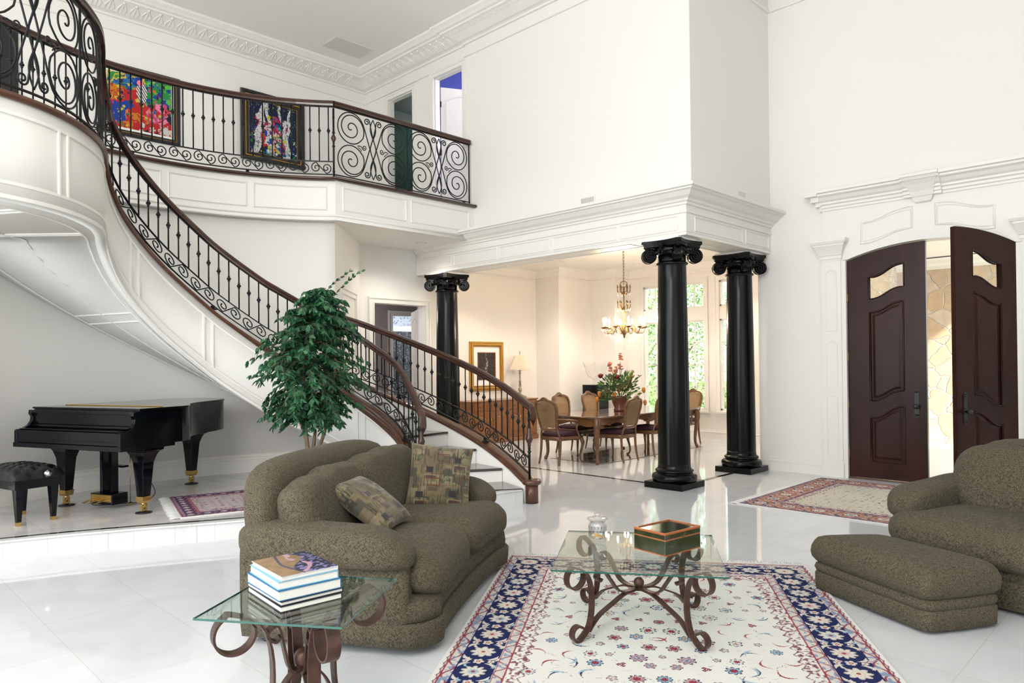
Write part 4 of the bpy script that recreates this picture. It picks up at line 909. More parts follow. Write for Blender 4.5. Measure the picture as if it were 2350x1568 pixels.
# ------------------------------------------------------------------ front doors
def leafz(x): return arch(YL - x)
LW = .952
def make_leaf(label):
    root = thing('front_door', label, 'door', group='arched mahogany front doors')
    m = M(); y0, y1 = -.028, .028; xa, xb = .27, .70
    lo = lambda x: 2.41 + (2.55 - 2.41) * ease((x - xa) / (xb - xa)); hi = lambda x: 2.70 + (2.85 - 2.70) * ease((x - xa) / (xb - xa))
    S = lambda a, b, n=8: [a + (b - a) * i / n for i in range(n + 1)]
    def ez(poly, a=y0, b=y1): ex_xz(m, poly, a, b)
    ez([(0.003, .022), (xa, .022)] + [(x, leafz(x) - .012) for x in S(xa, .003)])
    ez([(xb, .022), (LW, .022)] + [(x, leafz(x) - .012) for x in S(LW, xb)])
    ez([(x, leafz(x) - .012) for x in S(xa, xb)] + [(x, hi(x)) for x in S(xb, xa, 12)])
    sec = [(.24, .24, .835, 1.0), (1.04, 1.185, 2.24, 2.37)]
    def W(a, b): return lambda x: a + (b - a) * ease((x - xa) / (xb - xa))
    rails = [(W(.022, .022), W(.24, .24)), (W(.835, 1.0), W(1.04, 1.185)), (W(2.24, 2.37), lo)]
    for f0, f1 in rails: ez([(x, f0(x)) for x in S(xa, xb, 12)] + [(x, f1(x)) for x in S(xb, xa, 12)])
    m.build('door_frame', DOORW, root)
    for k, (a, b, c, d) in enumerate(sec):
        f0, f1 = W(a, b), W(c, d); m = M()
        ex_xz(m, [(x, f0(x)) for x in S(xa, xb, 12)] + [(x, f1(x)) for x in S(xb, xa, 12)], -.012, .012)
        sh = lambda q: [(x, f0(x) + q) for x in S(xa + q, xb - q, 12)] + [(x, f1(x) - q) for x in S(xb - q, xa + q, 12)]
        for s in (-1, 1):
            m.tube([(x, s * .020, z) for x, z in sh(.012)], .014, 6, loop=True)
            R = [[Vector((x, s * y, z)) for x, z in sh(q)] for q, y in ((.035, .010), (.075, .022))]; m.rings(R, False, caps=True)
        m.build('door_panel', DOORW, root)
    m = M(); ex_xz(m, [(x, lo(x)) for x in S(xa, xb, 12)] + [(x, hi(x)) for x in S(xb, xa, 12)], -.004, .004); m.build('glass_pane', PANE, root)
    m = M()
    for s in (-1, 1): m.tube([(x, s * .026, z) for x, z in [(x, lo(x)) for x in S(xa, xb, 12)] + [(x, hi(x)) for x in S(xb, xa, 12)]], .010, 5, loop=True)
    m.build('glazing_bead', DOORW, root)
    m = M(); xh = .835
    P = [(xh - .028, .90)] + arc(xh, .885, .032, 200, 340, 6) + [(xh + .028, .90), (xh + .026, 1.17)] + arc(xh, 1.185, .032, -20, 200, 8) + [(xh - .026, 1.17)]
    ex_xz(m, P, -.036, -.026); ex_xz(m, P, .026, .036)
    for j in range(6): m.ball((xh + .02 * cos(j), -.037, .885 + .012 * sin(j * 2)), .009, 6); m.ball((xh + .02 * cos(j), -.037, 1.185 + .012 * sin(j * 2)), .009, 6)
    h = m.build('handle_plate', BLACKP, root)
    m = M(); m.T = Matrix.Translation((xh, -.035, 1.0)) @ Matrix.Rotation(pi / 2, 4, 'X'); m.lathe([(.012, 0), (.012, .035), (.028, .045), (.032, .06), (.026, .072), (0, .075)], n=16); m.build('knob', BLACKP, h)
    m = M()
    for z in (.35, 1.0, 1.65, 2.45): m.box(-.012, -.032, z - .05, .006, -.014, z + .05); m.tube([(-.006, -.034, z - .055), (-.006, -.034, z + .055)], .006, 6)
    m.build('hinge', BRASS, root)
    return root
l1 = make_leaf('closed arched mahogany door leaf with brass hinges, left of the opening')
# leaf local x runs from the hinge; inner face is -y. closed leaf: x -> -Y, -y -> -X
l1.location = (XD + .05, YL, 0); l1.rotation_euler = (0, 0, radians(-90))
l2 = dup(l1, (XD + .03, YRt, 0), label='open arched mahogany door leaf swung into the room behind the armchair')
l2.scale = (-1, 1, 1); l2.rotation_euler = (0, 0, radians(-29.5))
m = M(); m.box(XD + .02, LW and YL - .005, 0, XD + .2, YL, 2.95); m.box(XD + .02, YRt, 0, XD + .2, YRt + .005, 2.95); struct(m.build('trim_door_jamb', DOORW))
m = M(); m.box(XD - .02, YRt, .0, XD + .24, YL, .015); struct(m.build('trim_door_sill', CAPW))

# ------------------------------------------------------------------ paintings
PAL = [(.62, .03, .03), (.02, .07, .42), (.03, .33, .07), (.72, .26, .03), (.80, .62, .05), (.03, .22, .50), (.68, .10, .22), (.80, .78, .72), (.01, .01, .015), (.10, .02, .12)]
PAL = [tuple(v * .72 for v in q) for q in PAL]
def blobs(c, X, Y, n, cols, smin, smax, seed, box=None, stripes=False):
    r = np.random.RandomState(seed)
    x0, x1, y0, y1 = box or (X.min(), X.max(), Y.min(), Y.max())
    for i in range(n):
        cx, cy = r.uniform(x0, x1), r.uniform(y0, y1); a, b = r.uniform(smin, smax, 2); t = r.uniform(0, pi)
        dx, dy = X - cx, Y - cy; u = (dx * cos(t) + dy * sin(t)) / a; v = (-dx * sin(t) + dy * cos(t)) / b
        w = u * u + v * v + .25 * np.sin(5 * np.arctan2(v, u) + i); k = w < 1; c[k] = cols[r.randint(len(cols))]
        if r.rand() < .5: c[w < .35] = cols[r.randint(len(cols))]
def p_jungle(X, Y):
    c = np.zeros(X.shape + (3,)); c[:] = (.012, .02, .03); w, h = X.max(), Y.max()
    blobs(c, X, Y, 60, [PAL[1], PAL[5], PAL[2], PAL[4]], .02, .10, 1, (-w, w, .3 * h, h))
    blobs(c, X, Y, 60, [PAL[0], PAL[0], PAL[0], PAL[1], PAL[3]], .05, .16, 2, (-w, .1 * w, -h, .35 * h))
    blobs(c, X, Y, 40, [PAL[3], PAL[0], PAL[4]], .02, .06, 3, (-w, -.5 * w, 0, .5 * h)); blobs(c, X, Y, 50, [PAL[2], (.10, .45, .05), PAL[2], PAL[1]], .02, .07, 4, (.25 * w, w, .1 * h, .9 * h))
    blobs(c, X, Y, 34, [PAL[6], (.75, .22, .35), PAL[0]], .02, .08, 5, (.3 * w, .8 * w, -.6 * h, .1 * h)); blobs(c, X, Y, 90, PAL, .008, .03, 6)
    k = ((X - .05 * w) ** 2 / .006 + (Y - .45 * h) ** 2 / .03) < 1; s = np.sin((X + Y * .6) * 170) > 0; c[k & s] = (.8, .8, .78); c[k & ~s] = (.01, .01, .01)
    blobs(c, X, Y, 26, [PAL[0], PAL[0], PAL[7]], .02, .07, 8, (-.2 * w, w, -h, -.6 * h)); k = (X + .0 * w) ** 2 + (Y - .78 * h) ** 2 < .0022; c[k] = (.8, .22, .35); return c
def p_forest(X, Y):
    c = np.zeros(X.shape + (3,)); c[:] = (.012, .018, .05); w, h = X.max(), Y.max()
    blobs(c, X, Y, 120, [(.55, .6, .03), (.1, .3, .05), (.03, .1, .35)], .005, .014, 11); blobs(c, X, Y, 60, [PAL[0], PAL[6], PAL[1], (.3, .02, .08), PAL[7]], .02, .08, 12, (-.7 * w, .6 * w, -.7 * h, .45 * h))
    for x0, sl, wd in ((-.55, .35, .05), (-.15, -.25, .035), (.45, -.45, .03), (.62, .22, .03)):
        d = np.abs(X - (x0 * w + sl * (Y) * .5 + .02 * np.sin(Y * 16))); k = d < wd * (1 - .3 * Y / h); c[k] = (.62, .62, .60); c[k & (vnoise(X, Y, 60, 5) > .65)] = (.2, .2, .22)
    blobs(c, X, Y, 40, [PAL[0], (.5, .05, .05), PAL[4], (.0, .4, .4), PAL[7], PAL[2], PAL[1]], .012, .045, 14, (-.3 * w, .5 * w, -h, .5 * h)); blobs(c, X, Y, 60, [(.7, .72, .75), PAL[2], PAL[1]], .008, .025, 15, (-w, w, -h, -.2 * h)); return c
def p_blue(X, Y):
    c = np.zeros(X.shape + (3,)); c[:] = (.01, .14, .42); blobs(c, X, Y, 40, [(.01, .2, .5), (.0, .08, .3), (.02, .3, .45)], .03, .12, 21); return c
def p_figure(X, Y):
    c = np.zeros(X.shape + (3,)); n = vnoise(X, Y, 40, 7); c[:] = (.035, .03, .028); c[n > .6] = (.06, .05, .045)
    d = np.abs(X - .02 * np.sin(Y * 20)) - .035 * (1 - np.abs(Y) / .3); c[(d < 0) & (vnoise(X, Y, 70, 9) > .42)] = (.35, .30, .25); return c
def frame_ring(m, w, h, prof): m.sweep([(-w / 2, -h / 2, 0), (w / 2, -h / 2, 0), (w / 2, h / 2, 0), (-w / 2, h / 2, 0)], prof, loop=True)
def painting(label, x, zc, w, h, y, fn, layers, seed, nm='framed_painting', cell=.006, cat='painting'):
    """layers: list of (inset distance from the outside, width, depth, material)"""
    root = thing(nm, label, cat, (x, y, zc)); root.rotation_euler = (pi / 2, 0, 0)
    for k, (ins, wd, dep, mt, pn) in enumerate(layers):
        m = M(); frame_ring(m, w - 2 * ins, h - 2 * ins, [(0, 0), (0, dep * .8), (-wd * .2, dep), (-wd * .8, dep), (-wd, dep * .7), (-wd, 0)]); m.build(pn, mt, root)
    ins = layers[-1][0] + layers[-1][1] - .004
    vec_mesh_paint('canvas', w - 2 * ins, h - 2 * ins, cell, fn, .012, parent=root, thick=.01, rough=.5); return root
painting('colourful jungle painting with red foreground in black frame, white mat', 3.76, 5.675, 1.18, 1.08, YB - .002, p_jungle, [(0, .055, .045, BLACKP, 'frame'), (.055, .008, .03, GOLD, 'gilt_line'), (.063, .03, .022, BLACKP, 'inner_frame'), (.093, .035, .016, WHITEP, 'mat')], 1)
p = painting('painting of pale tree trunks and red figures in wide black and bronze frame', 5.93, 5.755, 1.18, 1.20, YB - .03, p_forest, [(0, .065, .06, BLACKP, 'frame'), (.065, .022, .05, GOLD, 'gilt_line'), (.087, .05, .04, BLACKP, 'inner_frame'), (.137, .008, .03, GOLD, 'inner_gilt_line')], 2)
painting('blue abstract artwork in a deep black frame at the far left', 1.62, 5.80, 1.12, 1.05, YB - .002, p_blue, [(0, .26, .05, BLACKP, 'frame')], 3)
painting('small dark figure print with pale mat in ornate gold frame', 10.12, 1.55, .96, 1.02, 10.778, p_figure, [(0, .035, .035, GOLD, 'outer_frame'), (.035, .05, .055, GOLD, 'frame'), (.09, .02, .03, GOLD, 'inner_frame'), (.11, .11, .015, WHITEP, 'mat'), (.222, .012, .02, mat('thin_copper_line', (.4, .15, .05), .4), 'inner_line')], 4, 'framed_print', .008, 'picture')
# ------------------------------------------------------------------ vents, downlights, sockets
def grille(label, loc, w, h, n, rot, nm='air_vent', mt=TRIM, vert=True, bars=None):
    root = thing(nm, label, 'vent', loc); root.rotation_euler = rot
    m = M(); frame_ring(m, w, h, [(0, 0), (0, .008), (-.02, .008), (-.02, 0)]); m.build('frame', mt, root)
    m = M(); m.box(-w / 2 + .01, -h / 2 + .01, 0, w / 2 - .01, h / 2 - .01, .001); m.build('backing', mat('vent_shadow', (.30, .29, .27), .8) if 'vent_shadow' not in MATS else MATS['vent_shadow'], root)
    m = M()
    for i in range(1, n):
        if vert: x = -w / 2 + w * i / n; m.box(x - .006, -h / 2 + .012, .001, x + .004, h / 2 - .012, .007)
        else: y = -h / 2 + h * i / n; m.box(-w / 2 + .012, y - .006, .001, w / 2 - .012, y + .004, .007)
    m.build('slats', mt, root)
grille('large slatted air return vent in the hall ceiling corner', (6.86, 10.78, ZC - .002), .78, .50, 22, (pi, 0, 0), nm='ceiling_vent', vert=False)
grille('small slatted wall vent above the entablature on the bright wall', (XF - .001, 6.24, 3.87), .27, .15, 12, (pi / 2, 0, -pi / 2))
grille('small slatted wall vent above the entablature near the shaded corner', (9.18, YR - .001, 3.85), .25, .20, 10, (pi / 2, 0, 0))
def downlight(label, loc):
    root = thing('recessed_light', label, 'light', loc); m = M(); m.lathe([(.05, 0), (.085, 0), (.085, -.008), (.05, -.008)], n=20); m.build('ring', TRIM, root); m = M(); m.lathe([(0, -.002), (.05, -.002), (.05, -.004), (0, -.004)], n=20); m.build('lens', CANL, root)
downlight('round recessed light under the balcony, left of its neighbour', (6.76, 9.30, 3.60)); downlight('round recessed light under the balcony, nearer the entablature', (7.25, 9.25, 3.60))
for i, (x, y, s) in enumerate(((9.4, 9.6, 'above the gold framed print'), (10.9, 9.3, 'above the sideboard lamp'), (12.4, 8.6, 'above the glass sculpture'), (9.2, 6.0, 'just behind the near black column'), (12.3, 6.2, 'closest to the dining windows'))):
    downlight('round recessed ceiling light in the dining room, ' + s, (x, y, 3.66))
    l = D.lights.new('downlight', 'SPOT'); l.energy = 40; l.color = (1, .90, .80); l.spot_size = radians(110); l.spot_blend = .6; l.shadow_soft_size = .05; o = D.objects.new('downlight', l); COL.objects.link(o); o.location = (x, y, 3.62)
m = M(); m.box(13.262, 7.62, .25, 13.279, 7.69, .37); m.box(13.258, 7.64, .27, 13.262, 7.67, .30); m.box(13.258, 7.64, .32, 13.262, 7.67, .35); tag(m.build('wall_socket', TRIM), 'pale wall socket plate below the dining windows', 'socket')

for x, y in ((6.76, 9.30), (7.25, 9.25)):
    l = D.lights.new('downlight', 'SPOT'); l.energy = 18; l.color = (1, .93, .85); l.spot_size = radians(130); l.spot_blend = .8; l.shadow_soft_size = .06; o = D.objects.new('downlight', l); COL.objects.link(o); o.location = (x, y, 3.58)
# ------------------------------------------------------------------ outside: porch, stone wall, garden
m = M(); m.box(10.3, -8, -.12, 60, 30, -.02); o = m.build('ground', mat('lawn', (.16, .26, .07), .9)); o['kind'] = 'structure'
m = M(); m.box(10.3, -3, -.1, 15.8, 4.6, 0); struct(m.build('floor_porch', mat('porch_paving', (.78, .76, .72), .6)))
STONE = mat('field_stone', (.5, .4, .3), .85)
nt = STONE.node_tree; b = nt.nodes['Principled BSDF']; L = nt.links
tc = nd(nt, 'ShaderNodeTexCoord'); mp = nd(nt, 'ShaderNodeMapping'); mp.inputs['Scale'].default_value = (1, 2.6, 3.0); nz = nd(nt, 'ShaderNodeTexNoise'); nz.inputs['Scale'].default_value = 2.2
va = nd(nt, 'ShaderNodeMixRGB', blend_type='LINEAR_LIGHT'); va.inputs[0].default_value = .12; L.new(tc.outputs['Object'], mp.inputs[0]); L.new(mp.outputs[0], nz.inputs[0]); L.new(mp.outputs[0], va.inputs[1]); L.new(nz.outputs['Color'], va.inputs[2])
v1 = nd(nt, 'ShaderNodeTexVoronoi', feature='DISTANCE_TO_EDGE'); v2 = nd(nt, 'ShaderNodeTexVoronoi'); 
for v in (v1, v2): v.inputs['Scale'].default_value = .95; L.new(va.outputs[0], v.inputs['Vector'])
cr = nd(nt, 'ShaderNodeValToRGB'); e = cr.color_ramp.elements; e[0].color = (.66, .52, .40, 1); e[1].color = (.82, .75, .66, 1); e2 = e.new(.5); e2.color = (.72, .54, .36, 1); L.new(v2.outputs['Color'], cr.inputs[0])
c2 = nd(nt, 'ShaderNodeValToRGB'); c2.color_ramp.elements[0].position = .012; c2.color_ramp.elements[1].position = .035; L.new(v1.outputs['Distance'], c2.inputs[0])
mx = nd(nt, 'ShaderNodeMixRGB'); mx.inputs[1].default_value = (.84, .76, .66, 1); L.new(c2.outputs[0], mx.inputs[0]); L.new(cr.outputs[0], mx.inputs[2])
n2 = nd(nt, 'ShaderNodeTexNoise'); n2.inputs['Scale'].default_value = 9; m3 = nd(nt, 'ShaderNodeMixRGB', blend_type='MULTIPLY'); m3.inputs[0].default_value = .35; L.new(tc.outputs['Object'], n2.inputs[0]); L.new(mx.outputs[0], m3.inputs[1]); L.new(n2.outputs[0], m3.inputs[2]); L.new(m3.outputs[0], b.inputs['Base Color'])
bp = nd(nt, 'ShaderNodeBump'); bp.inputs['Strength'].default_value = .8; bp.inputs['Distance'].default_value = .03; L.new(c2.outputs[0], bp.inputs['Height']); L.new(bp.outputs[0], b.inputs['Normal'])
m = M(); m.box(15.2, 2.75, 0, 15.7, 4.8, 3.45); m.box(13.9, 4.4, 0, 15.2, 4.68, 3.45); m.box(10.35, 4.4, 0, 13.9, 4.66, 3.45); struct(m.build('wall_stone', STONE))
m = M(); m.sweep([(15.2, 4.4, 0), (15.2, 2.75, 0)], [(-.01, 3.3), (.03, 3.3), (.04, 3.36), (.08, 3.40), (.10, 3.46), (.14, 3.5), (-.01, 3.52)]); struct(m.build('trim_porch_cornice', TRIM))
boxwall('ceiling_porch', 10.3, 1.9, 3.52, 15.8, 4.8, 3.65, WHITEP)
def leafcloud(m, cs, n, size, seed, droop=.3):
    r = random.Random(seed)
    for i in range(n):
        c, R = cs[r.randrange(len(cs))]
        while True:
            d = Vector((r.uniform(-1, 1), r.uniform(-1, 1), r.uniform(-1, 1)))
            if .25 < d.length < 1: break
        p = Vector(c) + Vector((d.x * R[0], d.y * R[1], d.z * R[2])); a = Vector((r.uniform(-1, 1), r.uniform(-1, 1), r.uniform(-1, .6) - droop)).normalized() * size * r.uniform(.7, 1.2); s = a.cross(Vector((r.uniform(-1, 1), r.uniform(-1, 1), r.uniform(-1, 1)))).normalized() * size * .3
        m.add([p, p + a * .5 + s, p + a, p + a * .5 - s], [(0, 1, 2, 3)], False)
GL = [mat('garden_leaf', (.24, .42, .12), .7, noise=((2.5, 2.5, 2.5), (.50, .64, .30), .35, .7)), mat('garden_leaf_dark', (.12, .26, .08), .7, noise=((2.5, 2.5, 2.5), (.40, .56, .24), .35, .7))]
for i, (x, y, h, lab) in enumerate(((21, 15.8, 6.5, 'leafy green tree outside, seen through the left dining window'), (18.7, 11.5, 5.6, 'leafy green tree outside, seen between the two nearest columns'), (22.3, 9.0, 6.0, 'bright leafy tree outside, seen left of the column by the wall'), (27, 19.6, 9.0, 'tall dark leafy tree furthest away outside the dining windows'))):
    root = thing('garden_tree', lab, 'tree', (x, y, -.02)); m = M(); m.tube([(0, 0, 0), (.05, .03, h * .3), (-.05, 0, h * .55), (0, 0, h * .8)], [.14, .11, .07, .03], 8)
    for k in range(5): a = k * 1.3; m.tube([(0, 0, h * (.25 + .1 * k)), (cos(a) * .7, sin(a) * .7, h * (.35 + .1 * k)), (cos(a) * 1.2, sin(a) * 1.2, h * (.42 + .1 * k))], [.05, .035, .015], 5)
    m.build('trunk', BARK, root); m = M(); cs = [((cos(k * 1.7) * 1.0, sin(k * 1.7) * 1.0, h * (.16 + .075 * k)), (1.1, 1.1, .55 + .05 * h)) for k in range(11)]; leafcloud(m, cs, 9000, .10, i); m.build('foliage', GL[i % 2], root)
m = M(); leafcloud(m, [((15.6, y, .5), (.6, 1.0, .75)) for y in (7.5, 9, 10.5, 12)], 5000, .09, 9); root = thing('garden_hedge', 'low leafy hedge outside beneath the dining windows', 'hedge'); m.build('foliage', GL[0], root)
# ------------------------------------------------------------------ glass tables
def glass_table(name, label, loc, rot, half, zt, legr, foot=.115, sc=1.0, tk=.014, zoff=0):
    root = thing(name, label, 'table', (*loc, zoff), rot); zt -= zoff
    m = M(); h = half
    m.add([(x, y, z) for z, q in ((zt - tk, 0), (zt - tk * .35, 0), (zt, .022)) for x, y in ((-h[0] + q, -h[1] + q), (h[0] - q, -h[1] + q), (h[0] - q, h[1] - q), (-h[0] + q, h[1] - q))],
          [(0, 3, 2, 1), (8, 9, 10, 11)] + [(4 + i, 4 + (i + 1) % 4, 8 + (i + 1) % 4, 8 + i) for i in range(4)], False, 0)
    m.add([(x, y, z) for z in (zt - tk, zt - tk * .35) for x, y in ((-h[0], -h[1]), (h[0], -h[1]), (h[0], h[1]), (-h[0], h[1]))], [(i, (i + 1) % 4, 4 + (i + 1) % 4, 4 + i) for i in range(4)], False, 1)
    m.build('glass_top', [GLASS, GEDGE], root)
    zz = zt - tk - .003; r0 = legr; W = .042 * sc; T = .010
    for q in range(4):
        a = pi / 4 + q * pi / 2; d = Vector((cos(a), sin(a), 0)); side = Vector((-sin(a), cos(a), 0)); P3 = lambda P: [d * r + Vector((0, 0, z)) for r, z in P]
        R1 = .062 * sc; c1 = (r0 + .10 * sc, zz - R1)
        top = [(c1[0] + R1 * cos(radians(t)), c1[1] + R1 * sin(radians(t))) for t in range(-190, 91, 18)]      # curl hanging outward under the glass
        body = [(r0 + .025 * sc, zz - .045 * sc), (r0 - .015, zz * .70), (r0 - .022, zz * .42), (r0 + .0, zz * .18), (r0 + .035, .035)]
        c2 = (r0 + .085, .048); R2 = .042; ft = [(c2[0] + R2 * cos(radians(t)), c2[1] + R2 * sin(radians(t))) for t in range(-110, 170, 20)]
        P = catmull([Vector((r, z, 0)) for r, z in top + body + ft], 3); m = M(); m.ribbon(P3([(p.x, p.y) for p in P]), W, T, side, smooth=False)
        pp = P3([(c2[0], .004)])[0]; m.lathe([(0, 0), (.02, 0), (.02, .008), (0, .008)], (pp.x, pp.y, 0), 12); m.build('leg', STEELB, root)
        zc = zz * .50
        lo = catmull([Vector(p) for p in ((.0, zc, 0), (r0 * .28, zc - .008, 0), (r0 * .58, zc - .055, 0), (r0 * .80, zc * .56, 0), (r0 * .93, zc * .36, 0), (r0 * 1.0 + .004, zc * .20, 0))], 5)
        m = M(); m.ribbon(P3([(p.x, p.y) for p in lo]), W * .8, T, side); m.build('lower_brace', STEELB, root)
        Rc = .026 * sc; cc = (r0 * .80, zz * .80)
        hi = catmull([Vector(p) for p in ((.0, zc + .012, 0), (r0 * .22, zc + .0, 0), (r0 * .42, zc + .02, 0), (r0 * .58, zz * .72, 0), (r0 * .68, zz * .83, 0), (cc[0], cc[1] + Rc, 0), (cc[0] + Rc, cc[1], 0), (cc[0], cc[1] - Rc, 0), (cc[0] - Rc * .6, cc[1] - Rc * .5, 0))], 5)
        m = M(); m.ribbon(P3([(p.x, p.y) for p in hi]), W * .8, T, side); m.build('upper_brace', STEELB, root)
    m = M(); m.ball((0, 0, zz * .50 + .036 * sc), .032 * sc, 20); m.lathe([(.02, -.012), (.02, .006)], (0, 0, zz * .5), 12); m.build('ball', STEELB, root); return root
ZT = .458; ZS = .606
glass_table('coffee_table', 'square glass coffee table with scrolled bronze iron legs on the floral rug', (3.60, 2.50), radians(34.3), (.470, .475), ZT, .40, zoff=.0125)
glass_table('side_table', 'glass side table with big iron curls beside the near sofa arm', (1.540, 2.81), radians(34.3), (.31, .315), ZS, .155, sc=1.32)
# wooden box
bx = thing('keepsake_box', 'green lidded wooden box with orange edging on the coffee table', 'box', (3.577 + .165 * .992 + .121 * .126, 2.296 - .165 * .126 + .121 * .992, ZT + .001), radians(-7.2))
GRN = mat('malachite_veneer', (.022, .028, .012), .10, coat=.8, noise=((14, 14, 14), (.05, .058, .026), .3, .7)); ORG = mat('orange_inlay', (.40, .12, .035), .3, noise=((30, 30, 5), (.38, .11, .03), .3, .7))
m = M(); m.box(-.165, -.121, .004, .165, .121, .088); m.build('body', GRN, bx, bevel=.002)
m = M(); m.box(-.165, -.121, .094, .165, .121, .128); m.build('lid', GRN, bx, bevel=.002)
for z0, z1, g, nm in ((0, .006, .0005, 'base_edging'), (.087, .095, -.0008, 'seam_edging')): m = M(); m.box(-.165 - g, -.121 - g, z0, .165 + g, .121 + g, z1); m.build(nm, ORG, bx)
m = M(); m.sweep([(-.166, -.122, 0), (.166, -.122, 0), (.166, .122, 0), (-.166, .122, 0)], [(0, .122), (0, .131), (-.002, .134), (-.010, .134), (-.010, .127)], loop=True); m.build('lid_edging', ORG, bx)
m = M(); [m.cbox((x, .1225, .091), (.03, .003, .012)) for x in (-.1, .1)]; m.cbox((0, -.1225, .092), (.02, .004, .014)); m.build('hinge', BRASS, bx)
# crystal jar
jr = thing('crystal_jar', 'cut crystal jar with lid on the far left of the coffee table', 'jar', (3.60, 2.812, ZT + .001))
m = M(); n = 40; prof = [(.0, 0), (.046, 0), (.052, .006), (.054, .03), (.054, .075), (.056, .105), (.050, .118), (.044, .124)]
R = []
for i, (r, z) in enumerate(prof): R.append([((r + .0022 * cos(10 * 2 * pi * j / n + z * 90)) * cos(2 * pi * j / n) if r else 0.0001 * cos(j), (r + .0022 * cos(10 * 2 * pi * j / n + z * 90)) * sin(2 * pi * j / n) if r else .0001 * sin(j), z) for j in range(n)])
m.rings(R, False, caps=False); m.lathe([(.040, .124), (.045, .10), (.046, .03), (.040, .022), (0, .02)], n=24)
for j in range(16):
    for s in (-1, 1): a0 = 2 * pi * j / 16; m.tube([(.056 * cos(a0 + s * t * .12), .056 * sin(a0 + s * t * .12), .035 + .022 * t) for t in range(4)], .0022, 4)
m.build('jar_body', CRYST, jr)
m = M(); m.lathe([(.044, .124), (.060, .140), (.063, .146), (.058, .150), (.038, .147), (.02, .152), (.012, .158), (.02, .168), (.018, .180), (0, .182)], n=24)
for j in range(22): a0 = 2 * pi * j / 22; m.ball((.061 * cos(a0), .061 * sin(a0), .146), .006, 6)
m.build('jar_lid', CRYST, jr)
m = M(); r = random.Random(3); CANDY = mat('candy', (.8, .45, .03), .4)
for i in range(60): a = r.uniform(0, 6.3); q = sqrt(r.random()) * .034; m.ball((q * cos(a), q * sin(a), .026 + .018 * r.random()), .006, 6, mi=i % 2)
m.build('candies', [CANDY, WHITEP], jr)
# books
CB = {'blue': mat('blue_cloth', (.02, .13, .30), .5), 'dark': mat('black_cloth', (.012, .014, .02), .5), 'pale': mat('pale_jacket', (.62, .66, .68), .35), 'teal': mat('light_blue_jacket', (.16, .42, .60), .35)}
def book_cover(X, Y):
    c = np.zeros(X.shape + (3,)); c[:] = (.30, .19, .10); n = vnoise(X, Y, 30, 2); c *= (.85 + .3 * n)[..., None]
    d = ((X + .01) / .10) ** 2 + ((Y + .19) / .13) ** 2
    k = (X > .015 + .05 * np.sin(Y * 18)) ; c[k] = np.array((.03, .03, .06)) ; q = k & (vnoise(X, Y, 90, 4) > .6); c[q] = (.22, .20, .42)
    k2 = np.abs(X + .02 * np.sin(Y * 26) - .035 + .5 * (Y - .02) ** 2 * 3) < .012; c[k2 & (n > .3)] = (.50, .30, .36); k3 = np.abs(X + .055 - .35 * np.abs(Y) ** 1.3) < .006; c[k3] = (.06, .06, .12); return c
z = ZS + .001; bk = [('bottom dark book of the stack on the glass side table', .27, .365, .024, 'dark', (.0, .0), 0), ('thin black book second from the bottom of the side table stack', .275, .36, .017, 'dark', (.004, .004), 1), ('thick book with blue cover in the middle of the stack', .275, .355, .042, 'blue', (.0, .006), 0), ('pale blue jacketed book just under the top brown one', .262, .335, .033, 'teal', (.0, .005), -1.2), ('top book with brown cover showing a dark painted figure', .250, .325, .017, 'pale', (.004, .004), .5)]
bx0, by0 = 1.350, 2.675
for i, (lab, w, h, t, cm, off, da) in enumerate(bk):
    a = radians(-5 + da); r_ = thing('book', lab, 'book', (bx0 + .268 * .5 + off[0] + .01 + .022, by0 + .17 + off[1], z), a, 'books stacked on the glass side table')
    m = M(); m.box(-w / 2, -h / 2, 0, w / 2, h / 2, .0028); m.box(-w / 2, -h / 2, t - .0028, w / 2, h / 2, t); m.box(w / 2 - .003, -h / 2, .0028, w / 2, h / 2, t - .0028); m.build('cover', CB[cm], r_)
    m = M(); m.box(-w / 2 + .004, -h / 2 + .004, .0028, w / 2 - .003, h / 2 - .004, t - .0028); m.build('pages', PAPER, r_)
    if i == 4: vec_mesh_paint('cover_art', w - .002, h - .002, .003, book_cover, t + .0008, parent=r_, rough=.25, thick=.0008, spec=.5)
    z += t + .0006
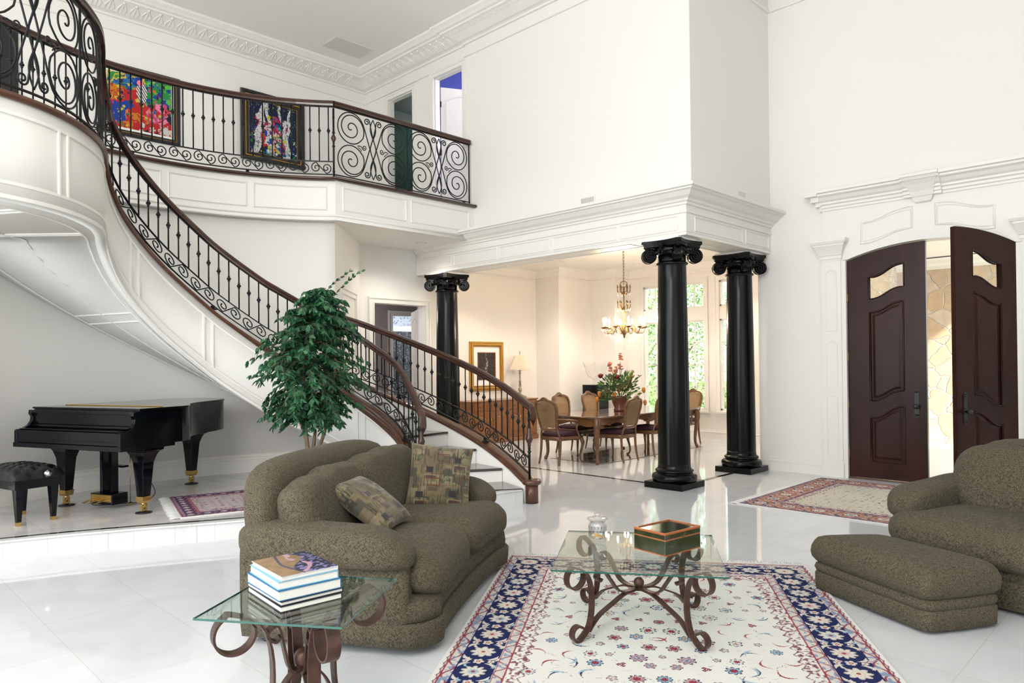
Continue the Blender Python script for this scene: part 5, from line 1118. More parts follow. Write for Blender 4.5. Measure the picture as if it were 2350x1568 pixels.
# ------------------------------------------------------------------ rugs
def rug_fn(W, Hh, border, field, navy, guard, seed, dens=.15, reds=None, gw=.095, bw=.21, iw=.10, msz=1.0):
    red = (.30, .035, .05); lb = (.28, .42, .52); cream = field
    def fn(X, Y):
        xs, ys = X[0], Y[:, 0]; c = np.zeros(X.shape + (3,)); c[:] = cream; n = vnoise(X, Y, 5, seed); c *= (.96 + .06 * n)[..., None]
        e = np.minimum(W / 2 - np.abs(X), Hh / 2 - np.abs(Y))     # distance from the edge
        def win(cx, cy, r):
            i0, i1 = np.searchsorted(xs, cx - r), np.searchsorted(xs, cx + r); j0, j1 = np.searchsorted(ys, cy - r), np.searchsorted(ys, cy + r)
            return (slice(j0, j1), slice(i0, i1)) if i1 > i0 and j1 > j0 else None
        def flower(cx, cy, r, rot, k, cols, ink=navy):
            w = win(cx, cy, r * 1.1)
            if w is None: return
            dx, dy = X[w] - cx, Y[w] - cy; rr = np.hypot(dx, dy) / r; a = np.arctan2(dy, dx) - rot; p = .62 + .38 * np.abs(np.cos(a * k / 2)); s = c[w]
            s[rr < p] = ink; s[rr < p * .82] = cols[0]; s[rr < p * .5] = ink; s[rr < p * .42] = cols[1]; s[rr < .16] = cols[2]
        def leaf(cx, cy, r, rot, col, bend=.5, wd=.16):
            w = win(cx, cy, r)
            if w is None: return
            dx, dy = X[w] - cx, Y[w] - cy; u = (dx * cos(rot) + dy * sin(rot)) / r; v = (-dx * sin(rot) + dy * cos(rot)) / r
            k = (np.abs(v - bend * (u * u - .3)) < wd * (1 - u * u)) & (np.abs(u) < .95); c[w][k] = col
        def sym(f, cx, cy, *a, rot=0, **kw):
            f(cx, cy, a[0], rot, *a[1:], **kw); f(-cx, cy, a[0], pi - rot, *a[1:], **kw)
        r = np.random.RandomState(seed); fx, fy = W / 2 - gw - bw - iw, Hh / 2 - gw - bw - iw
        ny = int(2 * fy / dens); nx = int(fx / dens)
        for j in range(ny + 1):
            for i in range(nx + 1):
                cx = (i + .5 * (j % 2)) * dens + r.uniform(-.18, .18) * dens * (i > 0); cy = -fy + (j + .5) * dens * .98 + r.uniform(-.18, .18) * dens
                if cx > fx - .05 or abs(cy) > fy - .04: continue
                t = r.randint(0, 6); ro = r.uniform(0, 6.28); q = dens * .36 * r.uniform(.7, 1.1) * msz
                if t in (0, 1): sym(flower, cx, cy, q, int(r.choice([6, 8, 10])), [[lb, (.5, .3, .3), cream][r.randint(3)], [red, lb, (.6, .5, .35)][r.randint(3)], red], rot=ro)
                elif t == 2: sym(leaf, cx, cy, q * 1.3, red, rot=ro, bend=.8, wd=.10)
                elif t == 3: sym(leaf, cx, cy, q * 1.4, navy, rot=ro, bend=.7, wd=.08); sym(leaf, cx, cy + q * .4, q, lb, rot=ro + .6)
                elif t == 4:
                    for a_ in (0, 2.1, 4.2): sym(flower, cx + .3 * q * cos(a_), cy + .3 * q * sin(a_), q * .28, 4, [red, red, cream], rot=ro)
                else: sym(flower, cx, cy, q * .6, 5, [(.55, .40, .36), cream, red], rot=ro)
                for _ in range(2): sym(leaf, cx + r.uniform(-.5, .5) * dens, cy + r.uniform(-.5, .5) * dens, q * .45, [(.45, .46, .46), navy, (.5, .3, .3)][r.randint(3)], rot=r.uniform(0, 6.28), bend=.6, wd=.07)
        # lace edge and inner guard
        per = np.where(W / 2 - np.abs(X) < Hh / 2 - np.abs(Y), Y, X); lace = gw + bw + iw + .030 + .028 * np.abs(np.sin(per * 34)) * (1 + .4 * np.sin(per * 68))
        k = (e < lace) & (e > gw + bw); lc = vnoise(X, Y, 70, seed + 1); c[k & (lc > .52)] = (.46, .38, .36); c[k & (lc > .70)] = (.20, .07, .10); c[np.abs(e - lace) < .004] = (.20, .08, .11)
        k = (e >= gw + bw) & (e < gw + bw + iw * .62); c[k] = guard; c[k & (np.abs(np.sin(per * 40) * .5 + .5 - (e - gw - bw) / (iw * .62)) < .12)] = (.28, .06, .08); c[k & (vnoise(X, Y, 50, 8) > .66)] = (.24, .30, .42)
        for d_, wd in ((gw + bw + .006, .004), (gw + bw + iw * .62, .004), (gw - .006, .004), (gw * .38, .003)): c[np.abs(e - d_) < wd] = red
        k = e < gw; c[k] = guard; k2 = k & (e > gw * .42); c[k2 & (np.abs(np.sin(per * 36) * .4 + .5 - (e - gw * .42) / (gw * .58)) < .13)] = (.26, .06, .08); c[k2 & (vnoise(X, Y, 55, 9) > .64)] = (.22, .28, .42)
        sc_ = gw * (.22 + .12 * np.abs(np.sin(per * 44))); c[e < sc_] = (.70, .69, .66); c[np.abs(e - sc_) < .004] = (.20, .08, .12); c[np.abs(e - gw * .42) < .003] = red
        k = (e >= gw) & (e < gw + bw); c[k] = border
        # border flowers walk round the rug
        def along(t, side):  # side 0,1 = +-x edges ; 2,3 = +-y edges
            o = gw + bw / 2
            return {0: (W / 2 - o, t), 1: (-W / 2 + o, t), 2: (t, Hh / 2 - o), 3: (t, -Hh / 2 + o)}[side]
        for side in range(4):
            Ls = (Hh if side < 2 else W) / 2 - gw - bw / 2; n_ = int(2 * Ls / (bw * 1.15)); hz = side < 2
            for i in range(n_ + 1):
                t = -Ls + 2 * Ls * i / n_; cx, cy = along(t, side); cl = [(.60, .42, .42), lb, (.66, .60, .50)][i % 3]
                flower(cx, cy, bw * .34, pi / 2 if hz else 0, 8 if i % 2 else 10, [(.64, .60, .54), cl, red], ink=(.5, .46, .40) if border[2] > border[0] else navy)
                for s1 in (-1, 1):
                    for s2 in (-1, 1):
                        a1, a2 = s1 * bw * .36, s2 * bw * .40; px_, py_ = (cx + a1, cy + a2) if hz else (cx + a2, cy + a1)
                        leaf(px_, py_, bw * .20, (s1 * s2) * .8 + (pi / 2 if hz else 0), (.60, .56, .50) if border[2] > border[0] else navy, bend=.5 * s1, wd=.26); leaf(px_ + .02, py_ - .015, bw * .12, 1.1 * s1, cl, wd=.3)
                tt = t + Ls / n_; cx, cy = along(tt, side); flower(cx, cy, bw * .15, 0, 5, [(.62, .55, .45), red, cream], ink=(.6, .56, .5) if border[2] > border[0] else navy)
                for s1 in (-1, 1):
                    px_, py_ = (cx + s1 * bw * .33, cy) if hz else (cx, cy + s1 * bw * .33); flower(px_, py_, bw * .10, s1, 5, [(.64, .60, .54), (.5, .2, .2), red], ink=(.6, .56, .5) if border[2] > border[0] else navy)
        return c
    return fn
def fringe(m, x0, y0, x1, y1, out, z, L_=.09, n=200, seed=1):
    r = random.Random(seed); a = Vector((x0, y0, z)); b = Vector((x1, y1, z)); o = Vector((*out, 0)).normalized(); t = (b - a).normalized()
    for i in range(n):
        p = a.lerp(b, (i + .5) / n); w = t * r.uniform(-.02, .02); l = L_ * r.uniform(.75, 1.1); m.tube([p, p + o * l * .5 + w * .6 + Vector((0, 0, .004)), p + o * l + w + Vector((0, 0, -z + .004))], [.0035, .004, .002], 4)
    m.add([a - t * .0 + Vector((0, 0, -z + .003)), b + Vector((0, 0, -z + .003)), b + o * L_ * .7 + Vector((0, 0, -z + .003)), a + o * L_ * .7 + Vector((0, 0, -z + .003))], [(0, 1, 2, 3)])
def rug(name, label, loc, rot, W, Hh, cell, fn, fr):
    root = thing(name, label, 'rug', loc, rot); o = vec_mesh_paint('pile', W, Hh, cell, fn, .012, parent=root, thick=.011)
    for s_, n_ in ((1, 150), (-1, 60)): m = M(); fringe(m, -W / 2, s_ * Hh / 2, W / 2, s_ * Hh / 2, (0, s_), .009, n=int(W * n_)); m.build('fringe', LINEN, root)
    return root
NAVY = (.012, .018, .085); CREAM = (.70, .69, .65)
u = Vector((.818, .575)); L_ = 3.45; W_ = 2.34; fc = Vector((4.840, 3.228)); cc = fc - u * L_ / 2
rug('area_rug', 'large cream floral rug with navy border under the coffee table', (cc.x, cc.y, 0), atan2(u.y, u.x) - pi / 2, W_, L_, .0042, rug_fn(W_, L_, NAVY, CREAM, NAVY, (.58, .54, .50), 4, dens=.135), 'y')
rug('door_rug', 'cream rug with terracotta border in front of the mahogany doors', (8.6, 2.02, 0), 0, 2.38, 3.6, .010, rug_fn(2.38, 3.6, (.42, .21, .15), (.56, .53, .44), (.03, .035, .09), (.10, .09, .15), 8, dens=.085, gw=.06, bw=.26, iw=.07, msz=.75), 'y')
v = Vector((.25, .968)); u2 = Vector((.968, -.25)); c3 = Vector((2.54, 6.93)) + v * .62 + u2 * .48
rug('small_rug', 'small red and blue patterned rug on the platform beside the piano', (c3.x, c3.y, ZP), atan2(u2.y, u2.x) + pi / 2, 1.25, .96, .010, rug_fn(1.25, .96, (.11, .035, .085), (.50, .42, .42), (.05, .05, .13), (.30, .20, .26), 12, dens=.07, gw=.05, bw=.11, iw=.05, msz=.9), 'y')
# ------------------------------------------------------------------ grand piano
pn = thing('grand_piano', 'black grand piano with closed lid on the platform under the staircase', 'piano', (2.10, 7.16, ZP), atan2(.93, -.38))
# local: x along the keyboard (treble to bass), y = -depth  -> use right handed: x keyboard, depth = -y ; so mirror y
def dp(P): return [(x, -y) for x, y in P]       # (x, depth)
Wd = 1.49; zb = .68; zl = 1.03
case = [(0, .20), (0, .70), (.035, .82), (.13, .92), (.27, 1.05), (.41, 1.28), (.51, 1.55), (.61, 1.82), (.76, 2.02), (.98, 2.12), (1.22, 2.12), (1.41, 2.0), (1.49, 1.80), (1.49, 1.0), (1.49, .20)]
cc_ = [(p.x, p.y) for p in catmull([Vector((x, y, 0)) for x, y in case[1:-2]], 4)]; case2 = [(0, .20)] + cc_ + [(1.49, 1.0), (1.49, .20)]
m = M(); m.prism(dp(case2), zb + .0, zl - .012); m.build('case', GLOSSB, pn)
m = M(); k = [( .745 + (x - .745) * 1.02, 1.2 + (y - 1.2) * 1.015) for x, y in case2]; k[0] = (-.015, .19); k[-1] = (1.505, .19); m.prism(dp(k), zl - .012, zl + .008); m.build('lid', GLOSSB, pn, bevel=.004)
m = M()
for i in range(90): x = .04 + 1.4 * i / 90; m.tube([(x, -.50, zl + .012), (x + .012, -.50, zl + .012)], .0045 + .0012 * (i % 2), 5)
m.build('lid_hinge', BRASS, pn)
for x in (0, Wd - .045):       # cheeks with scrolled fronts
    P = [(.20, zl - .02), (.14, zl - .02), (.135, zl - .06), (.155, zl - .09), (.15, zl - .13), (.12, zl - .17), (.06, zl - .20), (.01, zl - .205), (-.005, zl - .22), (-.005, zb + .0), (.20, zb)]
    m = M(); ex_yz(m, [(-d, z) for d, z in P], x, x + .045); m.build('cheek', GLOSSB, pn, bevel=.003)
m = M(); m.box(.045, -.20, zl - .05, Wd - .045, -.14, zl - .02); m.box(.045, -.20, zl - .16, Wd - .045, -.17, zl - .05); m.box(.045, -.19, zl - .19, Wd - .045, -.155, zl - .165); m.box(.045, -.16, zl - .205, Wd - .045, -.02, zl - .195); m.build('fallboard', GLOSSB, pn, bevel=.003)
m = M(); m.box(.045, -.03, zb + .02, Wd - .045, .0, zl - .21); m.box(.045, .0, zb + .05, Wd - .045, .004, zb + .06); m.box(-.01, -.6, zb - .03, Wd + .01, .01, zb + .015); m.box(.5, -1.2, zb - .03, 1.45, -.6, zb); m.build('key_slip', GLOSSB, pn, bevel=.003)
def pleg(x, d, rot=0):
    m = M(); T = Matrix.Translation((x, -d, 0)); m.T = T @ RZ(rot)
    R = []
    for z, a, b in ((zb - .02, .15, .12), (zb - .06, .145, .115), (zb - .075, .12, .09), (zb - .11, .10, .075), (zb - .18, .072, .062), (zb - .24, .064, .060), (.17, .043, .043), (.155, .043, .043)): R.append([(-a, -b, z), (a, -b, z), (a, b, z), (-a, b, z)])
    m.rings(R[::-1], False); o = m.build('leg', GLOSSB, pn, bevel=.003)
    m = M(); m.T = T @ RZ(rot); R = [[(-a, -a, z), (a, -a, z), (a, a, z), (-a, a, z)] for z, a in ((.105, .040), (.125, .047), (.16, .050), (.165, .047))]; m.rings(R, False)
    m.lathe([(.015, .04), (.022, .06), (.018, .085), (.026, .105)], (0, 0, 0), 12); m.box(-.014, -.03, .02, .014, .03, .09); m.T = m.T @ RY(90); m.lathe([(0, -.012), (.026, -.012), (.026, .012), (0, .012)], (-.034, 0, 0), 16); m.build('caster', BRASS, o)
    m = M(); m.T = T; m.lathe([(0, 0), (.075, 0), (.078, .008), (.05, .014), (.03, .012)], n=24); m.build('caster_cup', BLACKP, o)
pleg(.19, .40); pleg(Wd - .19, .40); pleg(1.12, 1.86)
m = M(); m.box(.56, -.62, zb - .09, .93, -.34, zb - .03); m.build('lyre_block', GLOSSB, pn)
m = M(); m.box(.66, -.50, .16, .70, -.42, zb - .06); m.box(.79, -.50, .16, .83, -.42, zb - .06); m.box(.59, -.55, .05, .90, -.37, .16); m.box(.66, -.62, .40, .90, -.55, .42); m.build('pedal_lyre', GLOSSB, pn, bevel=.004)
m = M(); m.box(.60, -.372, .08, .89, -.366, .15); [m.ribbon([(x, -.38, .105), (x, -.30, .10), (x, -.24, .085)], .026, .008, (1, 0, 0)) for x in (.66, .745, .83)]; m.build('pedals', BRASS, pn)
m = M(); m.tube([(.74, -.70, .02), (.74, -.70, zb - .05)], .004, 5); m.lathe([(.03, 0), (.035, .006), (.006, .02)], (.74, -.70, 0), 12); m.build('support_rod', BRASS, pn)
m = M(); m.tube([tuple(p) for p in catmull([(.55, -.55, zb - .06), (.50, -.62, zb - .1), (.45, -.7, .42), (.55, -.75, .30), (.50, -.80, .12), (.62, -.78, .02), (.78, -.62, .012), (.88, -.50, .012), (.95, -.42, .03), (.9, -.5, .05), (.8, -.62, .03)], 6)], .005, 5); m.build('power_cord', BLACKP, pn)
# bench
bn = thing('piano_bench', 'black tufted leather piano bench with brass feet at the left edge', 'bench', (1.49, 8.03, ZP), radians(105))
# local x = length
for x in (-.27, .27):
    for y in (-.15, .15):
        m = M(); m.T = Matrix.Translation((x, y, 0)); R = [[(-a, -a, z), (a, -a, z), (a, a, z), (-a, a, z)] for z, a in ((.03, .018), (.36, .036))]; m.rings(R, False); l = m.build('leg', GLOSSB, bn)
        m = M(); m.T = Matrix.Translation((x, y, 0)); m.rings([[(-a, -a, z), (a, -a, z), (a, a, z), (-a, a, z)] for z, a in ((0, .018), (.035, .0205))], False); m.build('ferrule', BRASS, l)
m = M(); m.box(-.32, -.20, .33, .32, .20, .42); m.build('apron', GLOSSB, bn, bevel=.004)
def btop():
    nx, ny = 60, 32; V = []; 
    for j in range(ny + 1):
        for i in range(nx + 1):
            x = -1 + 2 * i / nx; y = -1 + 2 * j / ny; z = .115 * ((1 - abs(x) ** 6) * (1 - abs(y) ** 5)) ** .4
            a, b = (x * 3 + 3), (y * 1.5 + 1.5); d = min(hypot((a - round(a)), (b - round(b))), hypot((a - (math.floor(a) + .5)), (b - (math.floor(b) + .5)))); z -= .045 * math.exp(-(d / .16) ** 2) * (z > .05); z -= .012 * math.exp(-((abs((a + b) % 1 - .5) - .5) / .06) ** 2) * (z > .05)
            V.append((x * .345, y * .225, .42 + z))
    return V, [(j * (nx + 1) + i, j * (nx + 1) + i + 1, (j + 1) * (nx + 1) + i + 1, (j + 1) * (nx + 1) + i) for j in range(ny) for i in range(nx)]
m = M(); V, F = btop(); m.add(V, F, True); m.box(-.343, -.223, .415, .343, .223, .425); m.build('seat_cushion', LEATH, bn)
m = M()
m.T = Matrix.Translation((-.352, -.06, .455)) @ RY(-90)
m.lathe([(0, 0), (.03, 0), (.034, .008), (.02, .014), (.024, .03), (0, .034)], n=14)
m.build('adjusting_knob', CHROME, bn)
# ------------------------------------------------------------------ ficus
tr = thing('ficus_tree', 'tall leafy green ficus tree with thin trunks behind the sofa', 'plant', (3.74, 6.67, ZP))
m = M(); m.lathe([(0, 0), (.15, 0), (.17, .02), (.20, .30), (.215, .47), (.225, .48), (.225, .50), (.20, .50), (.19, .45), (0, .45)], n=28); m.build('basket', mat('dark_wicker', (.035, .022, .014), .8, bump=(90, .8, .01)), tr)
m = M(); m.lathe([(0, .455), (.16, .46), (.19, .452)], n=20); leafcloud(m, [((0, 0, .475), (.17, .17, .012))], 250, .05, 5); m.build('moss', mat('moss', (.03, .035, .015), 1), tr)
rr = random.Random(21); tips = []
e_r = Vector((.7036, -.7106, 0)); e_f = Vector((.7106, .7036, 0))
trk = [[(0, 0, .45), (-.03, .02, .8), (-.05, .02, 1.2), (-.02, .03, 1.6), (.03, 0, 2.0)], [(.03, .02, .45), (.06, -.01, .75), (.02, .02, 1.05), (.06, .05, 1.5), (.02, .02, 2.1)], [(.02, -.02, .45), (.12, -.09, .72), (.17, -.15, 1.1), (.20, -.18, 1.5), (.12, -.12, 1.9)], [(-.03, -.03, .45), (-.02, .05, .7), (-.12, .13, 1.1), (-.2, .2, 1.5), (-.16, .14, 1.8)]]
m = M()
for t in trk: P = catmull(t, 5); m.tube(P, [.021 - .014 * i / len(P) for i in range(len(P))], 7)
m.build('trunk', BARK, tr)
mb = M(); ml = M(); LN = 0
def fleaf(p, d, s):
    n = d.cross(Vector((rr.uniform(-1, 1), rr.uniform(-1, 1), rr.uniform(-.3, .3)))).normalized(); u = d.cross(n).normalized(); w = s * .21
    k = n * s * .05
    ml.add([p, p + d * s * .30 + u * w - k, p + d * s * .62 + u * w * .8 - k, p + d * s + n * s * .08, p + d * s * .62 - u * w * .8 - k, p + d * s * .30 - u * w - k, p + d * s * .45 + k], [(0, 1, 6), (1, 2, 6), (2, 3, 6), (3, 4, 6), (4, 5, 6), (5, 0, 6)], True)
for i in range(400):
    h = rr.uniform(0, 1); z0 = .90 + 1.36 * h
    # silhouette: wide in the middle and low left, peaked to the upper right
    pr_ = [(0, .36), (.12, .50), (.32, .62), (.5, .60), (.68, .46), (.82, .34), (.93, .24), (1.01, .10)]
    w = next(a_[1] + (b_[1] - a_[1]) * (h - a_[0]) / (b_[0] - a_[0]) for a_, b_ in zip(pr_, pr_[1:]) if h <= b_[0])
    a = rr.uniform(0, 2 * pi); w *= .86 + .22 * sin(3 * a + 9 * h) * cos(7 * h + a); r0 = w * rr.uniform(.05, .62); c = e_r * (-.02 + .14 * h)
    p = c + Vector((cos(a) * r0, sin(a) * r0, z0)); d = Vector((cos(a), sin(a), rr.uniform(.05, .7) if h > .3 else rr.uniform(-.2, .35))).normalized(); ln = rr.uniform(.18, .36) * (w / .6 + .25)
    q = [p - d * .08]
    for k in range(7): d = (d + Vector((rr.uniform(-.12, .12), rr.uniform(-.12, .12), -.13))).normalized(); q.append(q[-1] + d * ln / 6)
    mb.tube(q, [.004 - .0004 * j for j in range(8)], 4)
    for k in range(1, 8):
        for s in (-1, 1, 0)[:3 if k > 2 else 2]:
            b = q[k]; dd = (q[k] - q[k - 1]).normalized(); sd = dd.cross(Vector((0, 0, 1))).normalized(); ld = (dd * .5 + sd * s * .8 + Vector((rr.uniform(-.3, .3), rr.uniform(-.3, .3), -.55 + rr.uniform(-.3, .3)))).normalized(); fleaf(b, ld, rr.uniform(.06, .095))
for bx_, by_ in ((.12, -.10), (.05, .02)):   # top sprigs
    q = [Vector((bx_, by_, 2.1)) + e_r * .08]
    d = (e_r * .5 + Vector((0, 0, 1))).normalized()
    for k in range(8): d = (d + e_r * .10).normalized(); q.append(q[-1] + d * .055); [fleaf(q[-1], (d + Vector((rr.uniform(-1, 1), rr.uniform(-1, 1), 0))).normalized(), .055) for _ in range(3)]
    mb.tube(q, .003, 4)
mb.build('branches', BARK, tr); ml.build('foliage', LEAFD, tr)
# ------------------------------------------------------------------ dining set
TBX, TBY, TL2, TW2, TH_ = 10.30, 7.40, 1.56, .60, .745
def cabriole(m, x, y, h, ox, oy, r=.03, foot=.03):
    d = Vector((ox, oy, 0)).normalized(); P = [(0, h), (.018, h - .06), (.028, h * .82), (.012, h * .62), (-.012, h * .40), (-.02, h * .22), (-.006, h * .10), (.022, h * .03), (.034, .012)]
    rr_ = [r * 1.25, r * 1.3, r * 1.15, r * .85, r * .68, r * .58, r * .55, r * .72, r * .5]; c = catmull([Vector((a, z, i)) for i, (a, z) in enumerate(P)], 4)
    m.tube([Vector((x, y, 0)) + d * p.x + Vector((0, 0, p.y)) for p in c], [rr_[min(8, int(p.z))] + (rr_[min(8, int(p.z) + 1)] - rr_[min(8, int(p.z))]) * (p.z - int(p.z)) for p in c], 8)
    m.ball((x + d.x * .03, y + d.y * .03, .018), .018, 8)
tb = thing('dining_table', 'long dark walnut dining table with curved legs under the chandelier', 'table', (TBX, TBY, 0))
def tpoly(g):
    P = []; a, b = TL2 + g, TW2 + g
    P += [(-a + .08 + (2 * a - .16) * i / 24, -b + .02 * cos(pi * 2 * i / 24 * 1.5)) for i in range(25)]; P += [(a - .03 + .03 * sin(pi * i / 8), -b + .08 + (2 * b - .16) * i / 8) for i in range(9)]
    P += [(a - .08 - (2 * a - .16) * i / 24, b - .02 * cos(pi * 2 * i / 24 * 1.5)) for i in range(25)]; P += [(-a + .03 - .03 * sin(pi * i / 8), b - .08 - (2 * b - .16) * i / 8) for i in range(9)]; return P
stacked('top', [(TH_ - .035, -.03), (TH_ - .03, -.008), (TH_ - .015, .0), (TH_ - .004, -.004), (TH_, -.012)], tb, tpoly, TABW)
m = M(); zt_ = TH_ - .034
for s in (-1, 1):
    P = [(-TL2 + .10, zt_)] + [(-TL2 + .10 + (2 * TL2 - .2) * i / 60, zt_ - .10 - .03 * sin(i / 60 * pi * 9) * sin(i / 60 * pi)) for i in range(61)] + [(TL2 - .10, zt_)]; ex_xz(m, P, s * (TW2 - .09) - .012, s * (TW2 - .09) + .012)
    P = [(-TW2 + .10, zt_)] + [(-TW2 + .10 + (2 * TW2 - .2) * i / 30, zt_ - .10 - .03 * sin(i / 30 * pi * 3)) for i in range(31)] + [(TW2 - .10, zt_)]; ex_yz(m, P, s * (TL2 - .09) - .012, s * (TL2 - .09) + .012)
    for k in range(6): m.tube([Vector((-TL2 + .35 + k * .5 + j * .03, s * (TW2 - .072), zt_ - .09 - .02 * sin(j))) for j in range(6)], .010, 5)
m.build('apron', OAK, tb)
for x in (-TL2 + .07, TL2 - .07):
    for y in (-TW2 + .07, TW2 - .07): m = M(); cabriole(m, x, y, TH_ - .035, x, y * 2, .045); m.build('leg', OAK, tb)
def dining_chair(label, loc, rot, arms=False):
    root = thing('dining_armchair' if arms else 'dining_chair', label, 'chair', (*loc, 0), rot, None)
    for sx in (-1, 1):
        m = M(); cabriole(m, sx * .235, .235, .40, sx, 1, .026); m.build('leg', OAK, root)
        m = M(); m.tube(catmull([(sx * .20, -.23, .42), (sx * .20, -.24, .25), (sx * .205, -.26, .10), (sx * .21, -.285, .0)], 4), [.022 - .0006 * i for i in range(13)], 6); m.build('leg', OAK, root)
    def sp(g): return [(-.20 - g, -.25 - g), (.20 + g, -.25 - g)] + [(.20 + .06 * i / 6 + g, -.25 + .48 * i / 6) for i in range(1, 6)] + [(.26 + g - .52 * i / 10 * (1 + g / .26), .25 + g + .03 * sin(pi * i / 10) - .015 * abs(sin(2 * pi * i / 10))) for i in range(11)] + [(-.20 - .06 * i / 6 - g, -.25 + .48 * i / 6) for i in range(5, 0, -1)]
    stacked('seat_frame', [(.375, -.03), (.38, -.005), (.40, .0), (.435, .0), (.442, -.006)], root, sp, OAK)
    m = M()
    for y, nn in ((.268, 9),): m.tube([(-.16 + .32 * i / nn, y, .375 - .02 * sin(pi * 2 * i / nn) ** 2) for i in range(nn + 1)], .012, 5)
    m.build('seat_rail_carving', OAK, root)
    stacked('seat_cushion', [(.440, -.03), (.45, -.018), (.475, -.016), (.495, -.03), (.508, -.07), (.515, -.12)], root, sp, SEATF)
    bk_ = lambda x, z: Vector((x, -.235 - .13 * (z - .45) / .55 - .02 * (1 - (x / .2) ** 2), z))
    out = [(-.135, .56), (-.165, .60), (-.195, .75), (-.215, .88), (-.20, .96), (-.15, .995), (-.08, 1.01), (-.04, 1.035), (0, 1.05), (.04, 1.035), (.08, 1.01), (.15, .995), (.20, .96), (.215, .88), (.195, .75), (.165, .60), (.135, .56)]
    c = catmull([Vector((x, 0, z)) for x, z in out], 4); m = M(); m.ribbon([bk_(p.x, p.z) for p in c] + [bk_(0, .55), bk_(-.135, .56)], .030, .036, (0, 1, .25)); m.tube([bk_(p.x * .93, p.z - .012) + Vector((0, -.016, 0)) for p in c], .007, 5)
    for s in (-1, 1):
        m.tube([Vector((s * .20, -.24, .42)), bk_(s * .18, .50), bk_(s * .155, .58)], .018, 6)
        m.tube([bk_(s * .02 * i, 1.03 - .004 * i * i) + Vector((0, .02 * s * 0 + .02, 0)) for i in range(4)], [.014, .012, .01, .006], 5)
    m.ball(bk_(0, 1.045) + Vector((0, 0, 0)), .018, 8); m.build('back_frame', OAK, root)
    ins = [(x * .88, .80 + (z - .80) * .90) for x, z in [(p.x, p.z) for p in c]]; m = M(); n_ = len(ins); V = [bk_(x, z) + Vector((0, .004, 0)) for x, z in ins] + [bk_(x, z) - Vector((0, .004, 0)) for x, z in ins]
    m.add(V, [tuple(range(n_)), tuple(range(2 * n_ - 1, n_ - 1, -1))], False)
    for i in range(26): z = .60 + .37 * i / 26; w_ = .155 + .03 * min(1, (z - .6) / .2) - (max(0, z - .92) * .8); m.tube([bk_(-w_, z) + Vector((0, .006, 0)), bk_(0, z) + Vector((0, .006, 0)), bk_(w_, z) + Vector((0, .006, 0))], .0016, 3); m.tube([bk_(-w_, z) - Vector((0, .006, 0)), bk_(0, z) - Vector((0, .006, 0)), bk_(w_, z) - Vector((0, .006, 0))], .0016, 3)
    m.build('cane_panel', CANE, root)
    if arms:
        for sx in (-1, 1): m = M(); m.tube(catmull([bk_(sx * .19, .72), (sx * .26, -.12, .705), (sx * .285, .05, .68), (sx * .27, .12, .65), (sx * .25, .10, .56), (sx * .265, .16, .42)], 5), .017, 7); m.build('arm', OAK, root)
    return root
A1 = dining_chair('cane-backed dining armchair with burgundy seat at the left end of the table', (8.62, 7.46), radians(-90), True)
dup(A1, (12.15, 7.36, 0), radians(90), 'cane-backed armchair at the window end of the table, mostly behind the near column')
C1 = dining_chair('cane-backed chair on the near side, second from the left in the photo, back turned', (9.46, 6.98), radians(2)); C1['label'] = 'cane-backed dining chair on the near side of the table, in front of the flowers'
dup(C1, (10.38, 6.98, 0), radians(-2), 'cane-backed dining chair on the near side, half hidden by the nearest column')
dup(C1, (9.75, 8.08, 0), radians(180), 'cane-backed chair on the far side, just behind the left end armchair')
dup(C1, (10.58, 8.08, 0), radians(178), 'cane-backed chair on the far side, in front of the black pedestal')
for o in D.objects:
    if o.name.startswith('dining_chair') and not o.parent: o['group'] = 'dining side chairs'
    if o.name.startswith('dining_armchair') and not o.parent: o['group'] = 'dining armchairs'
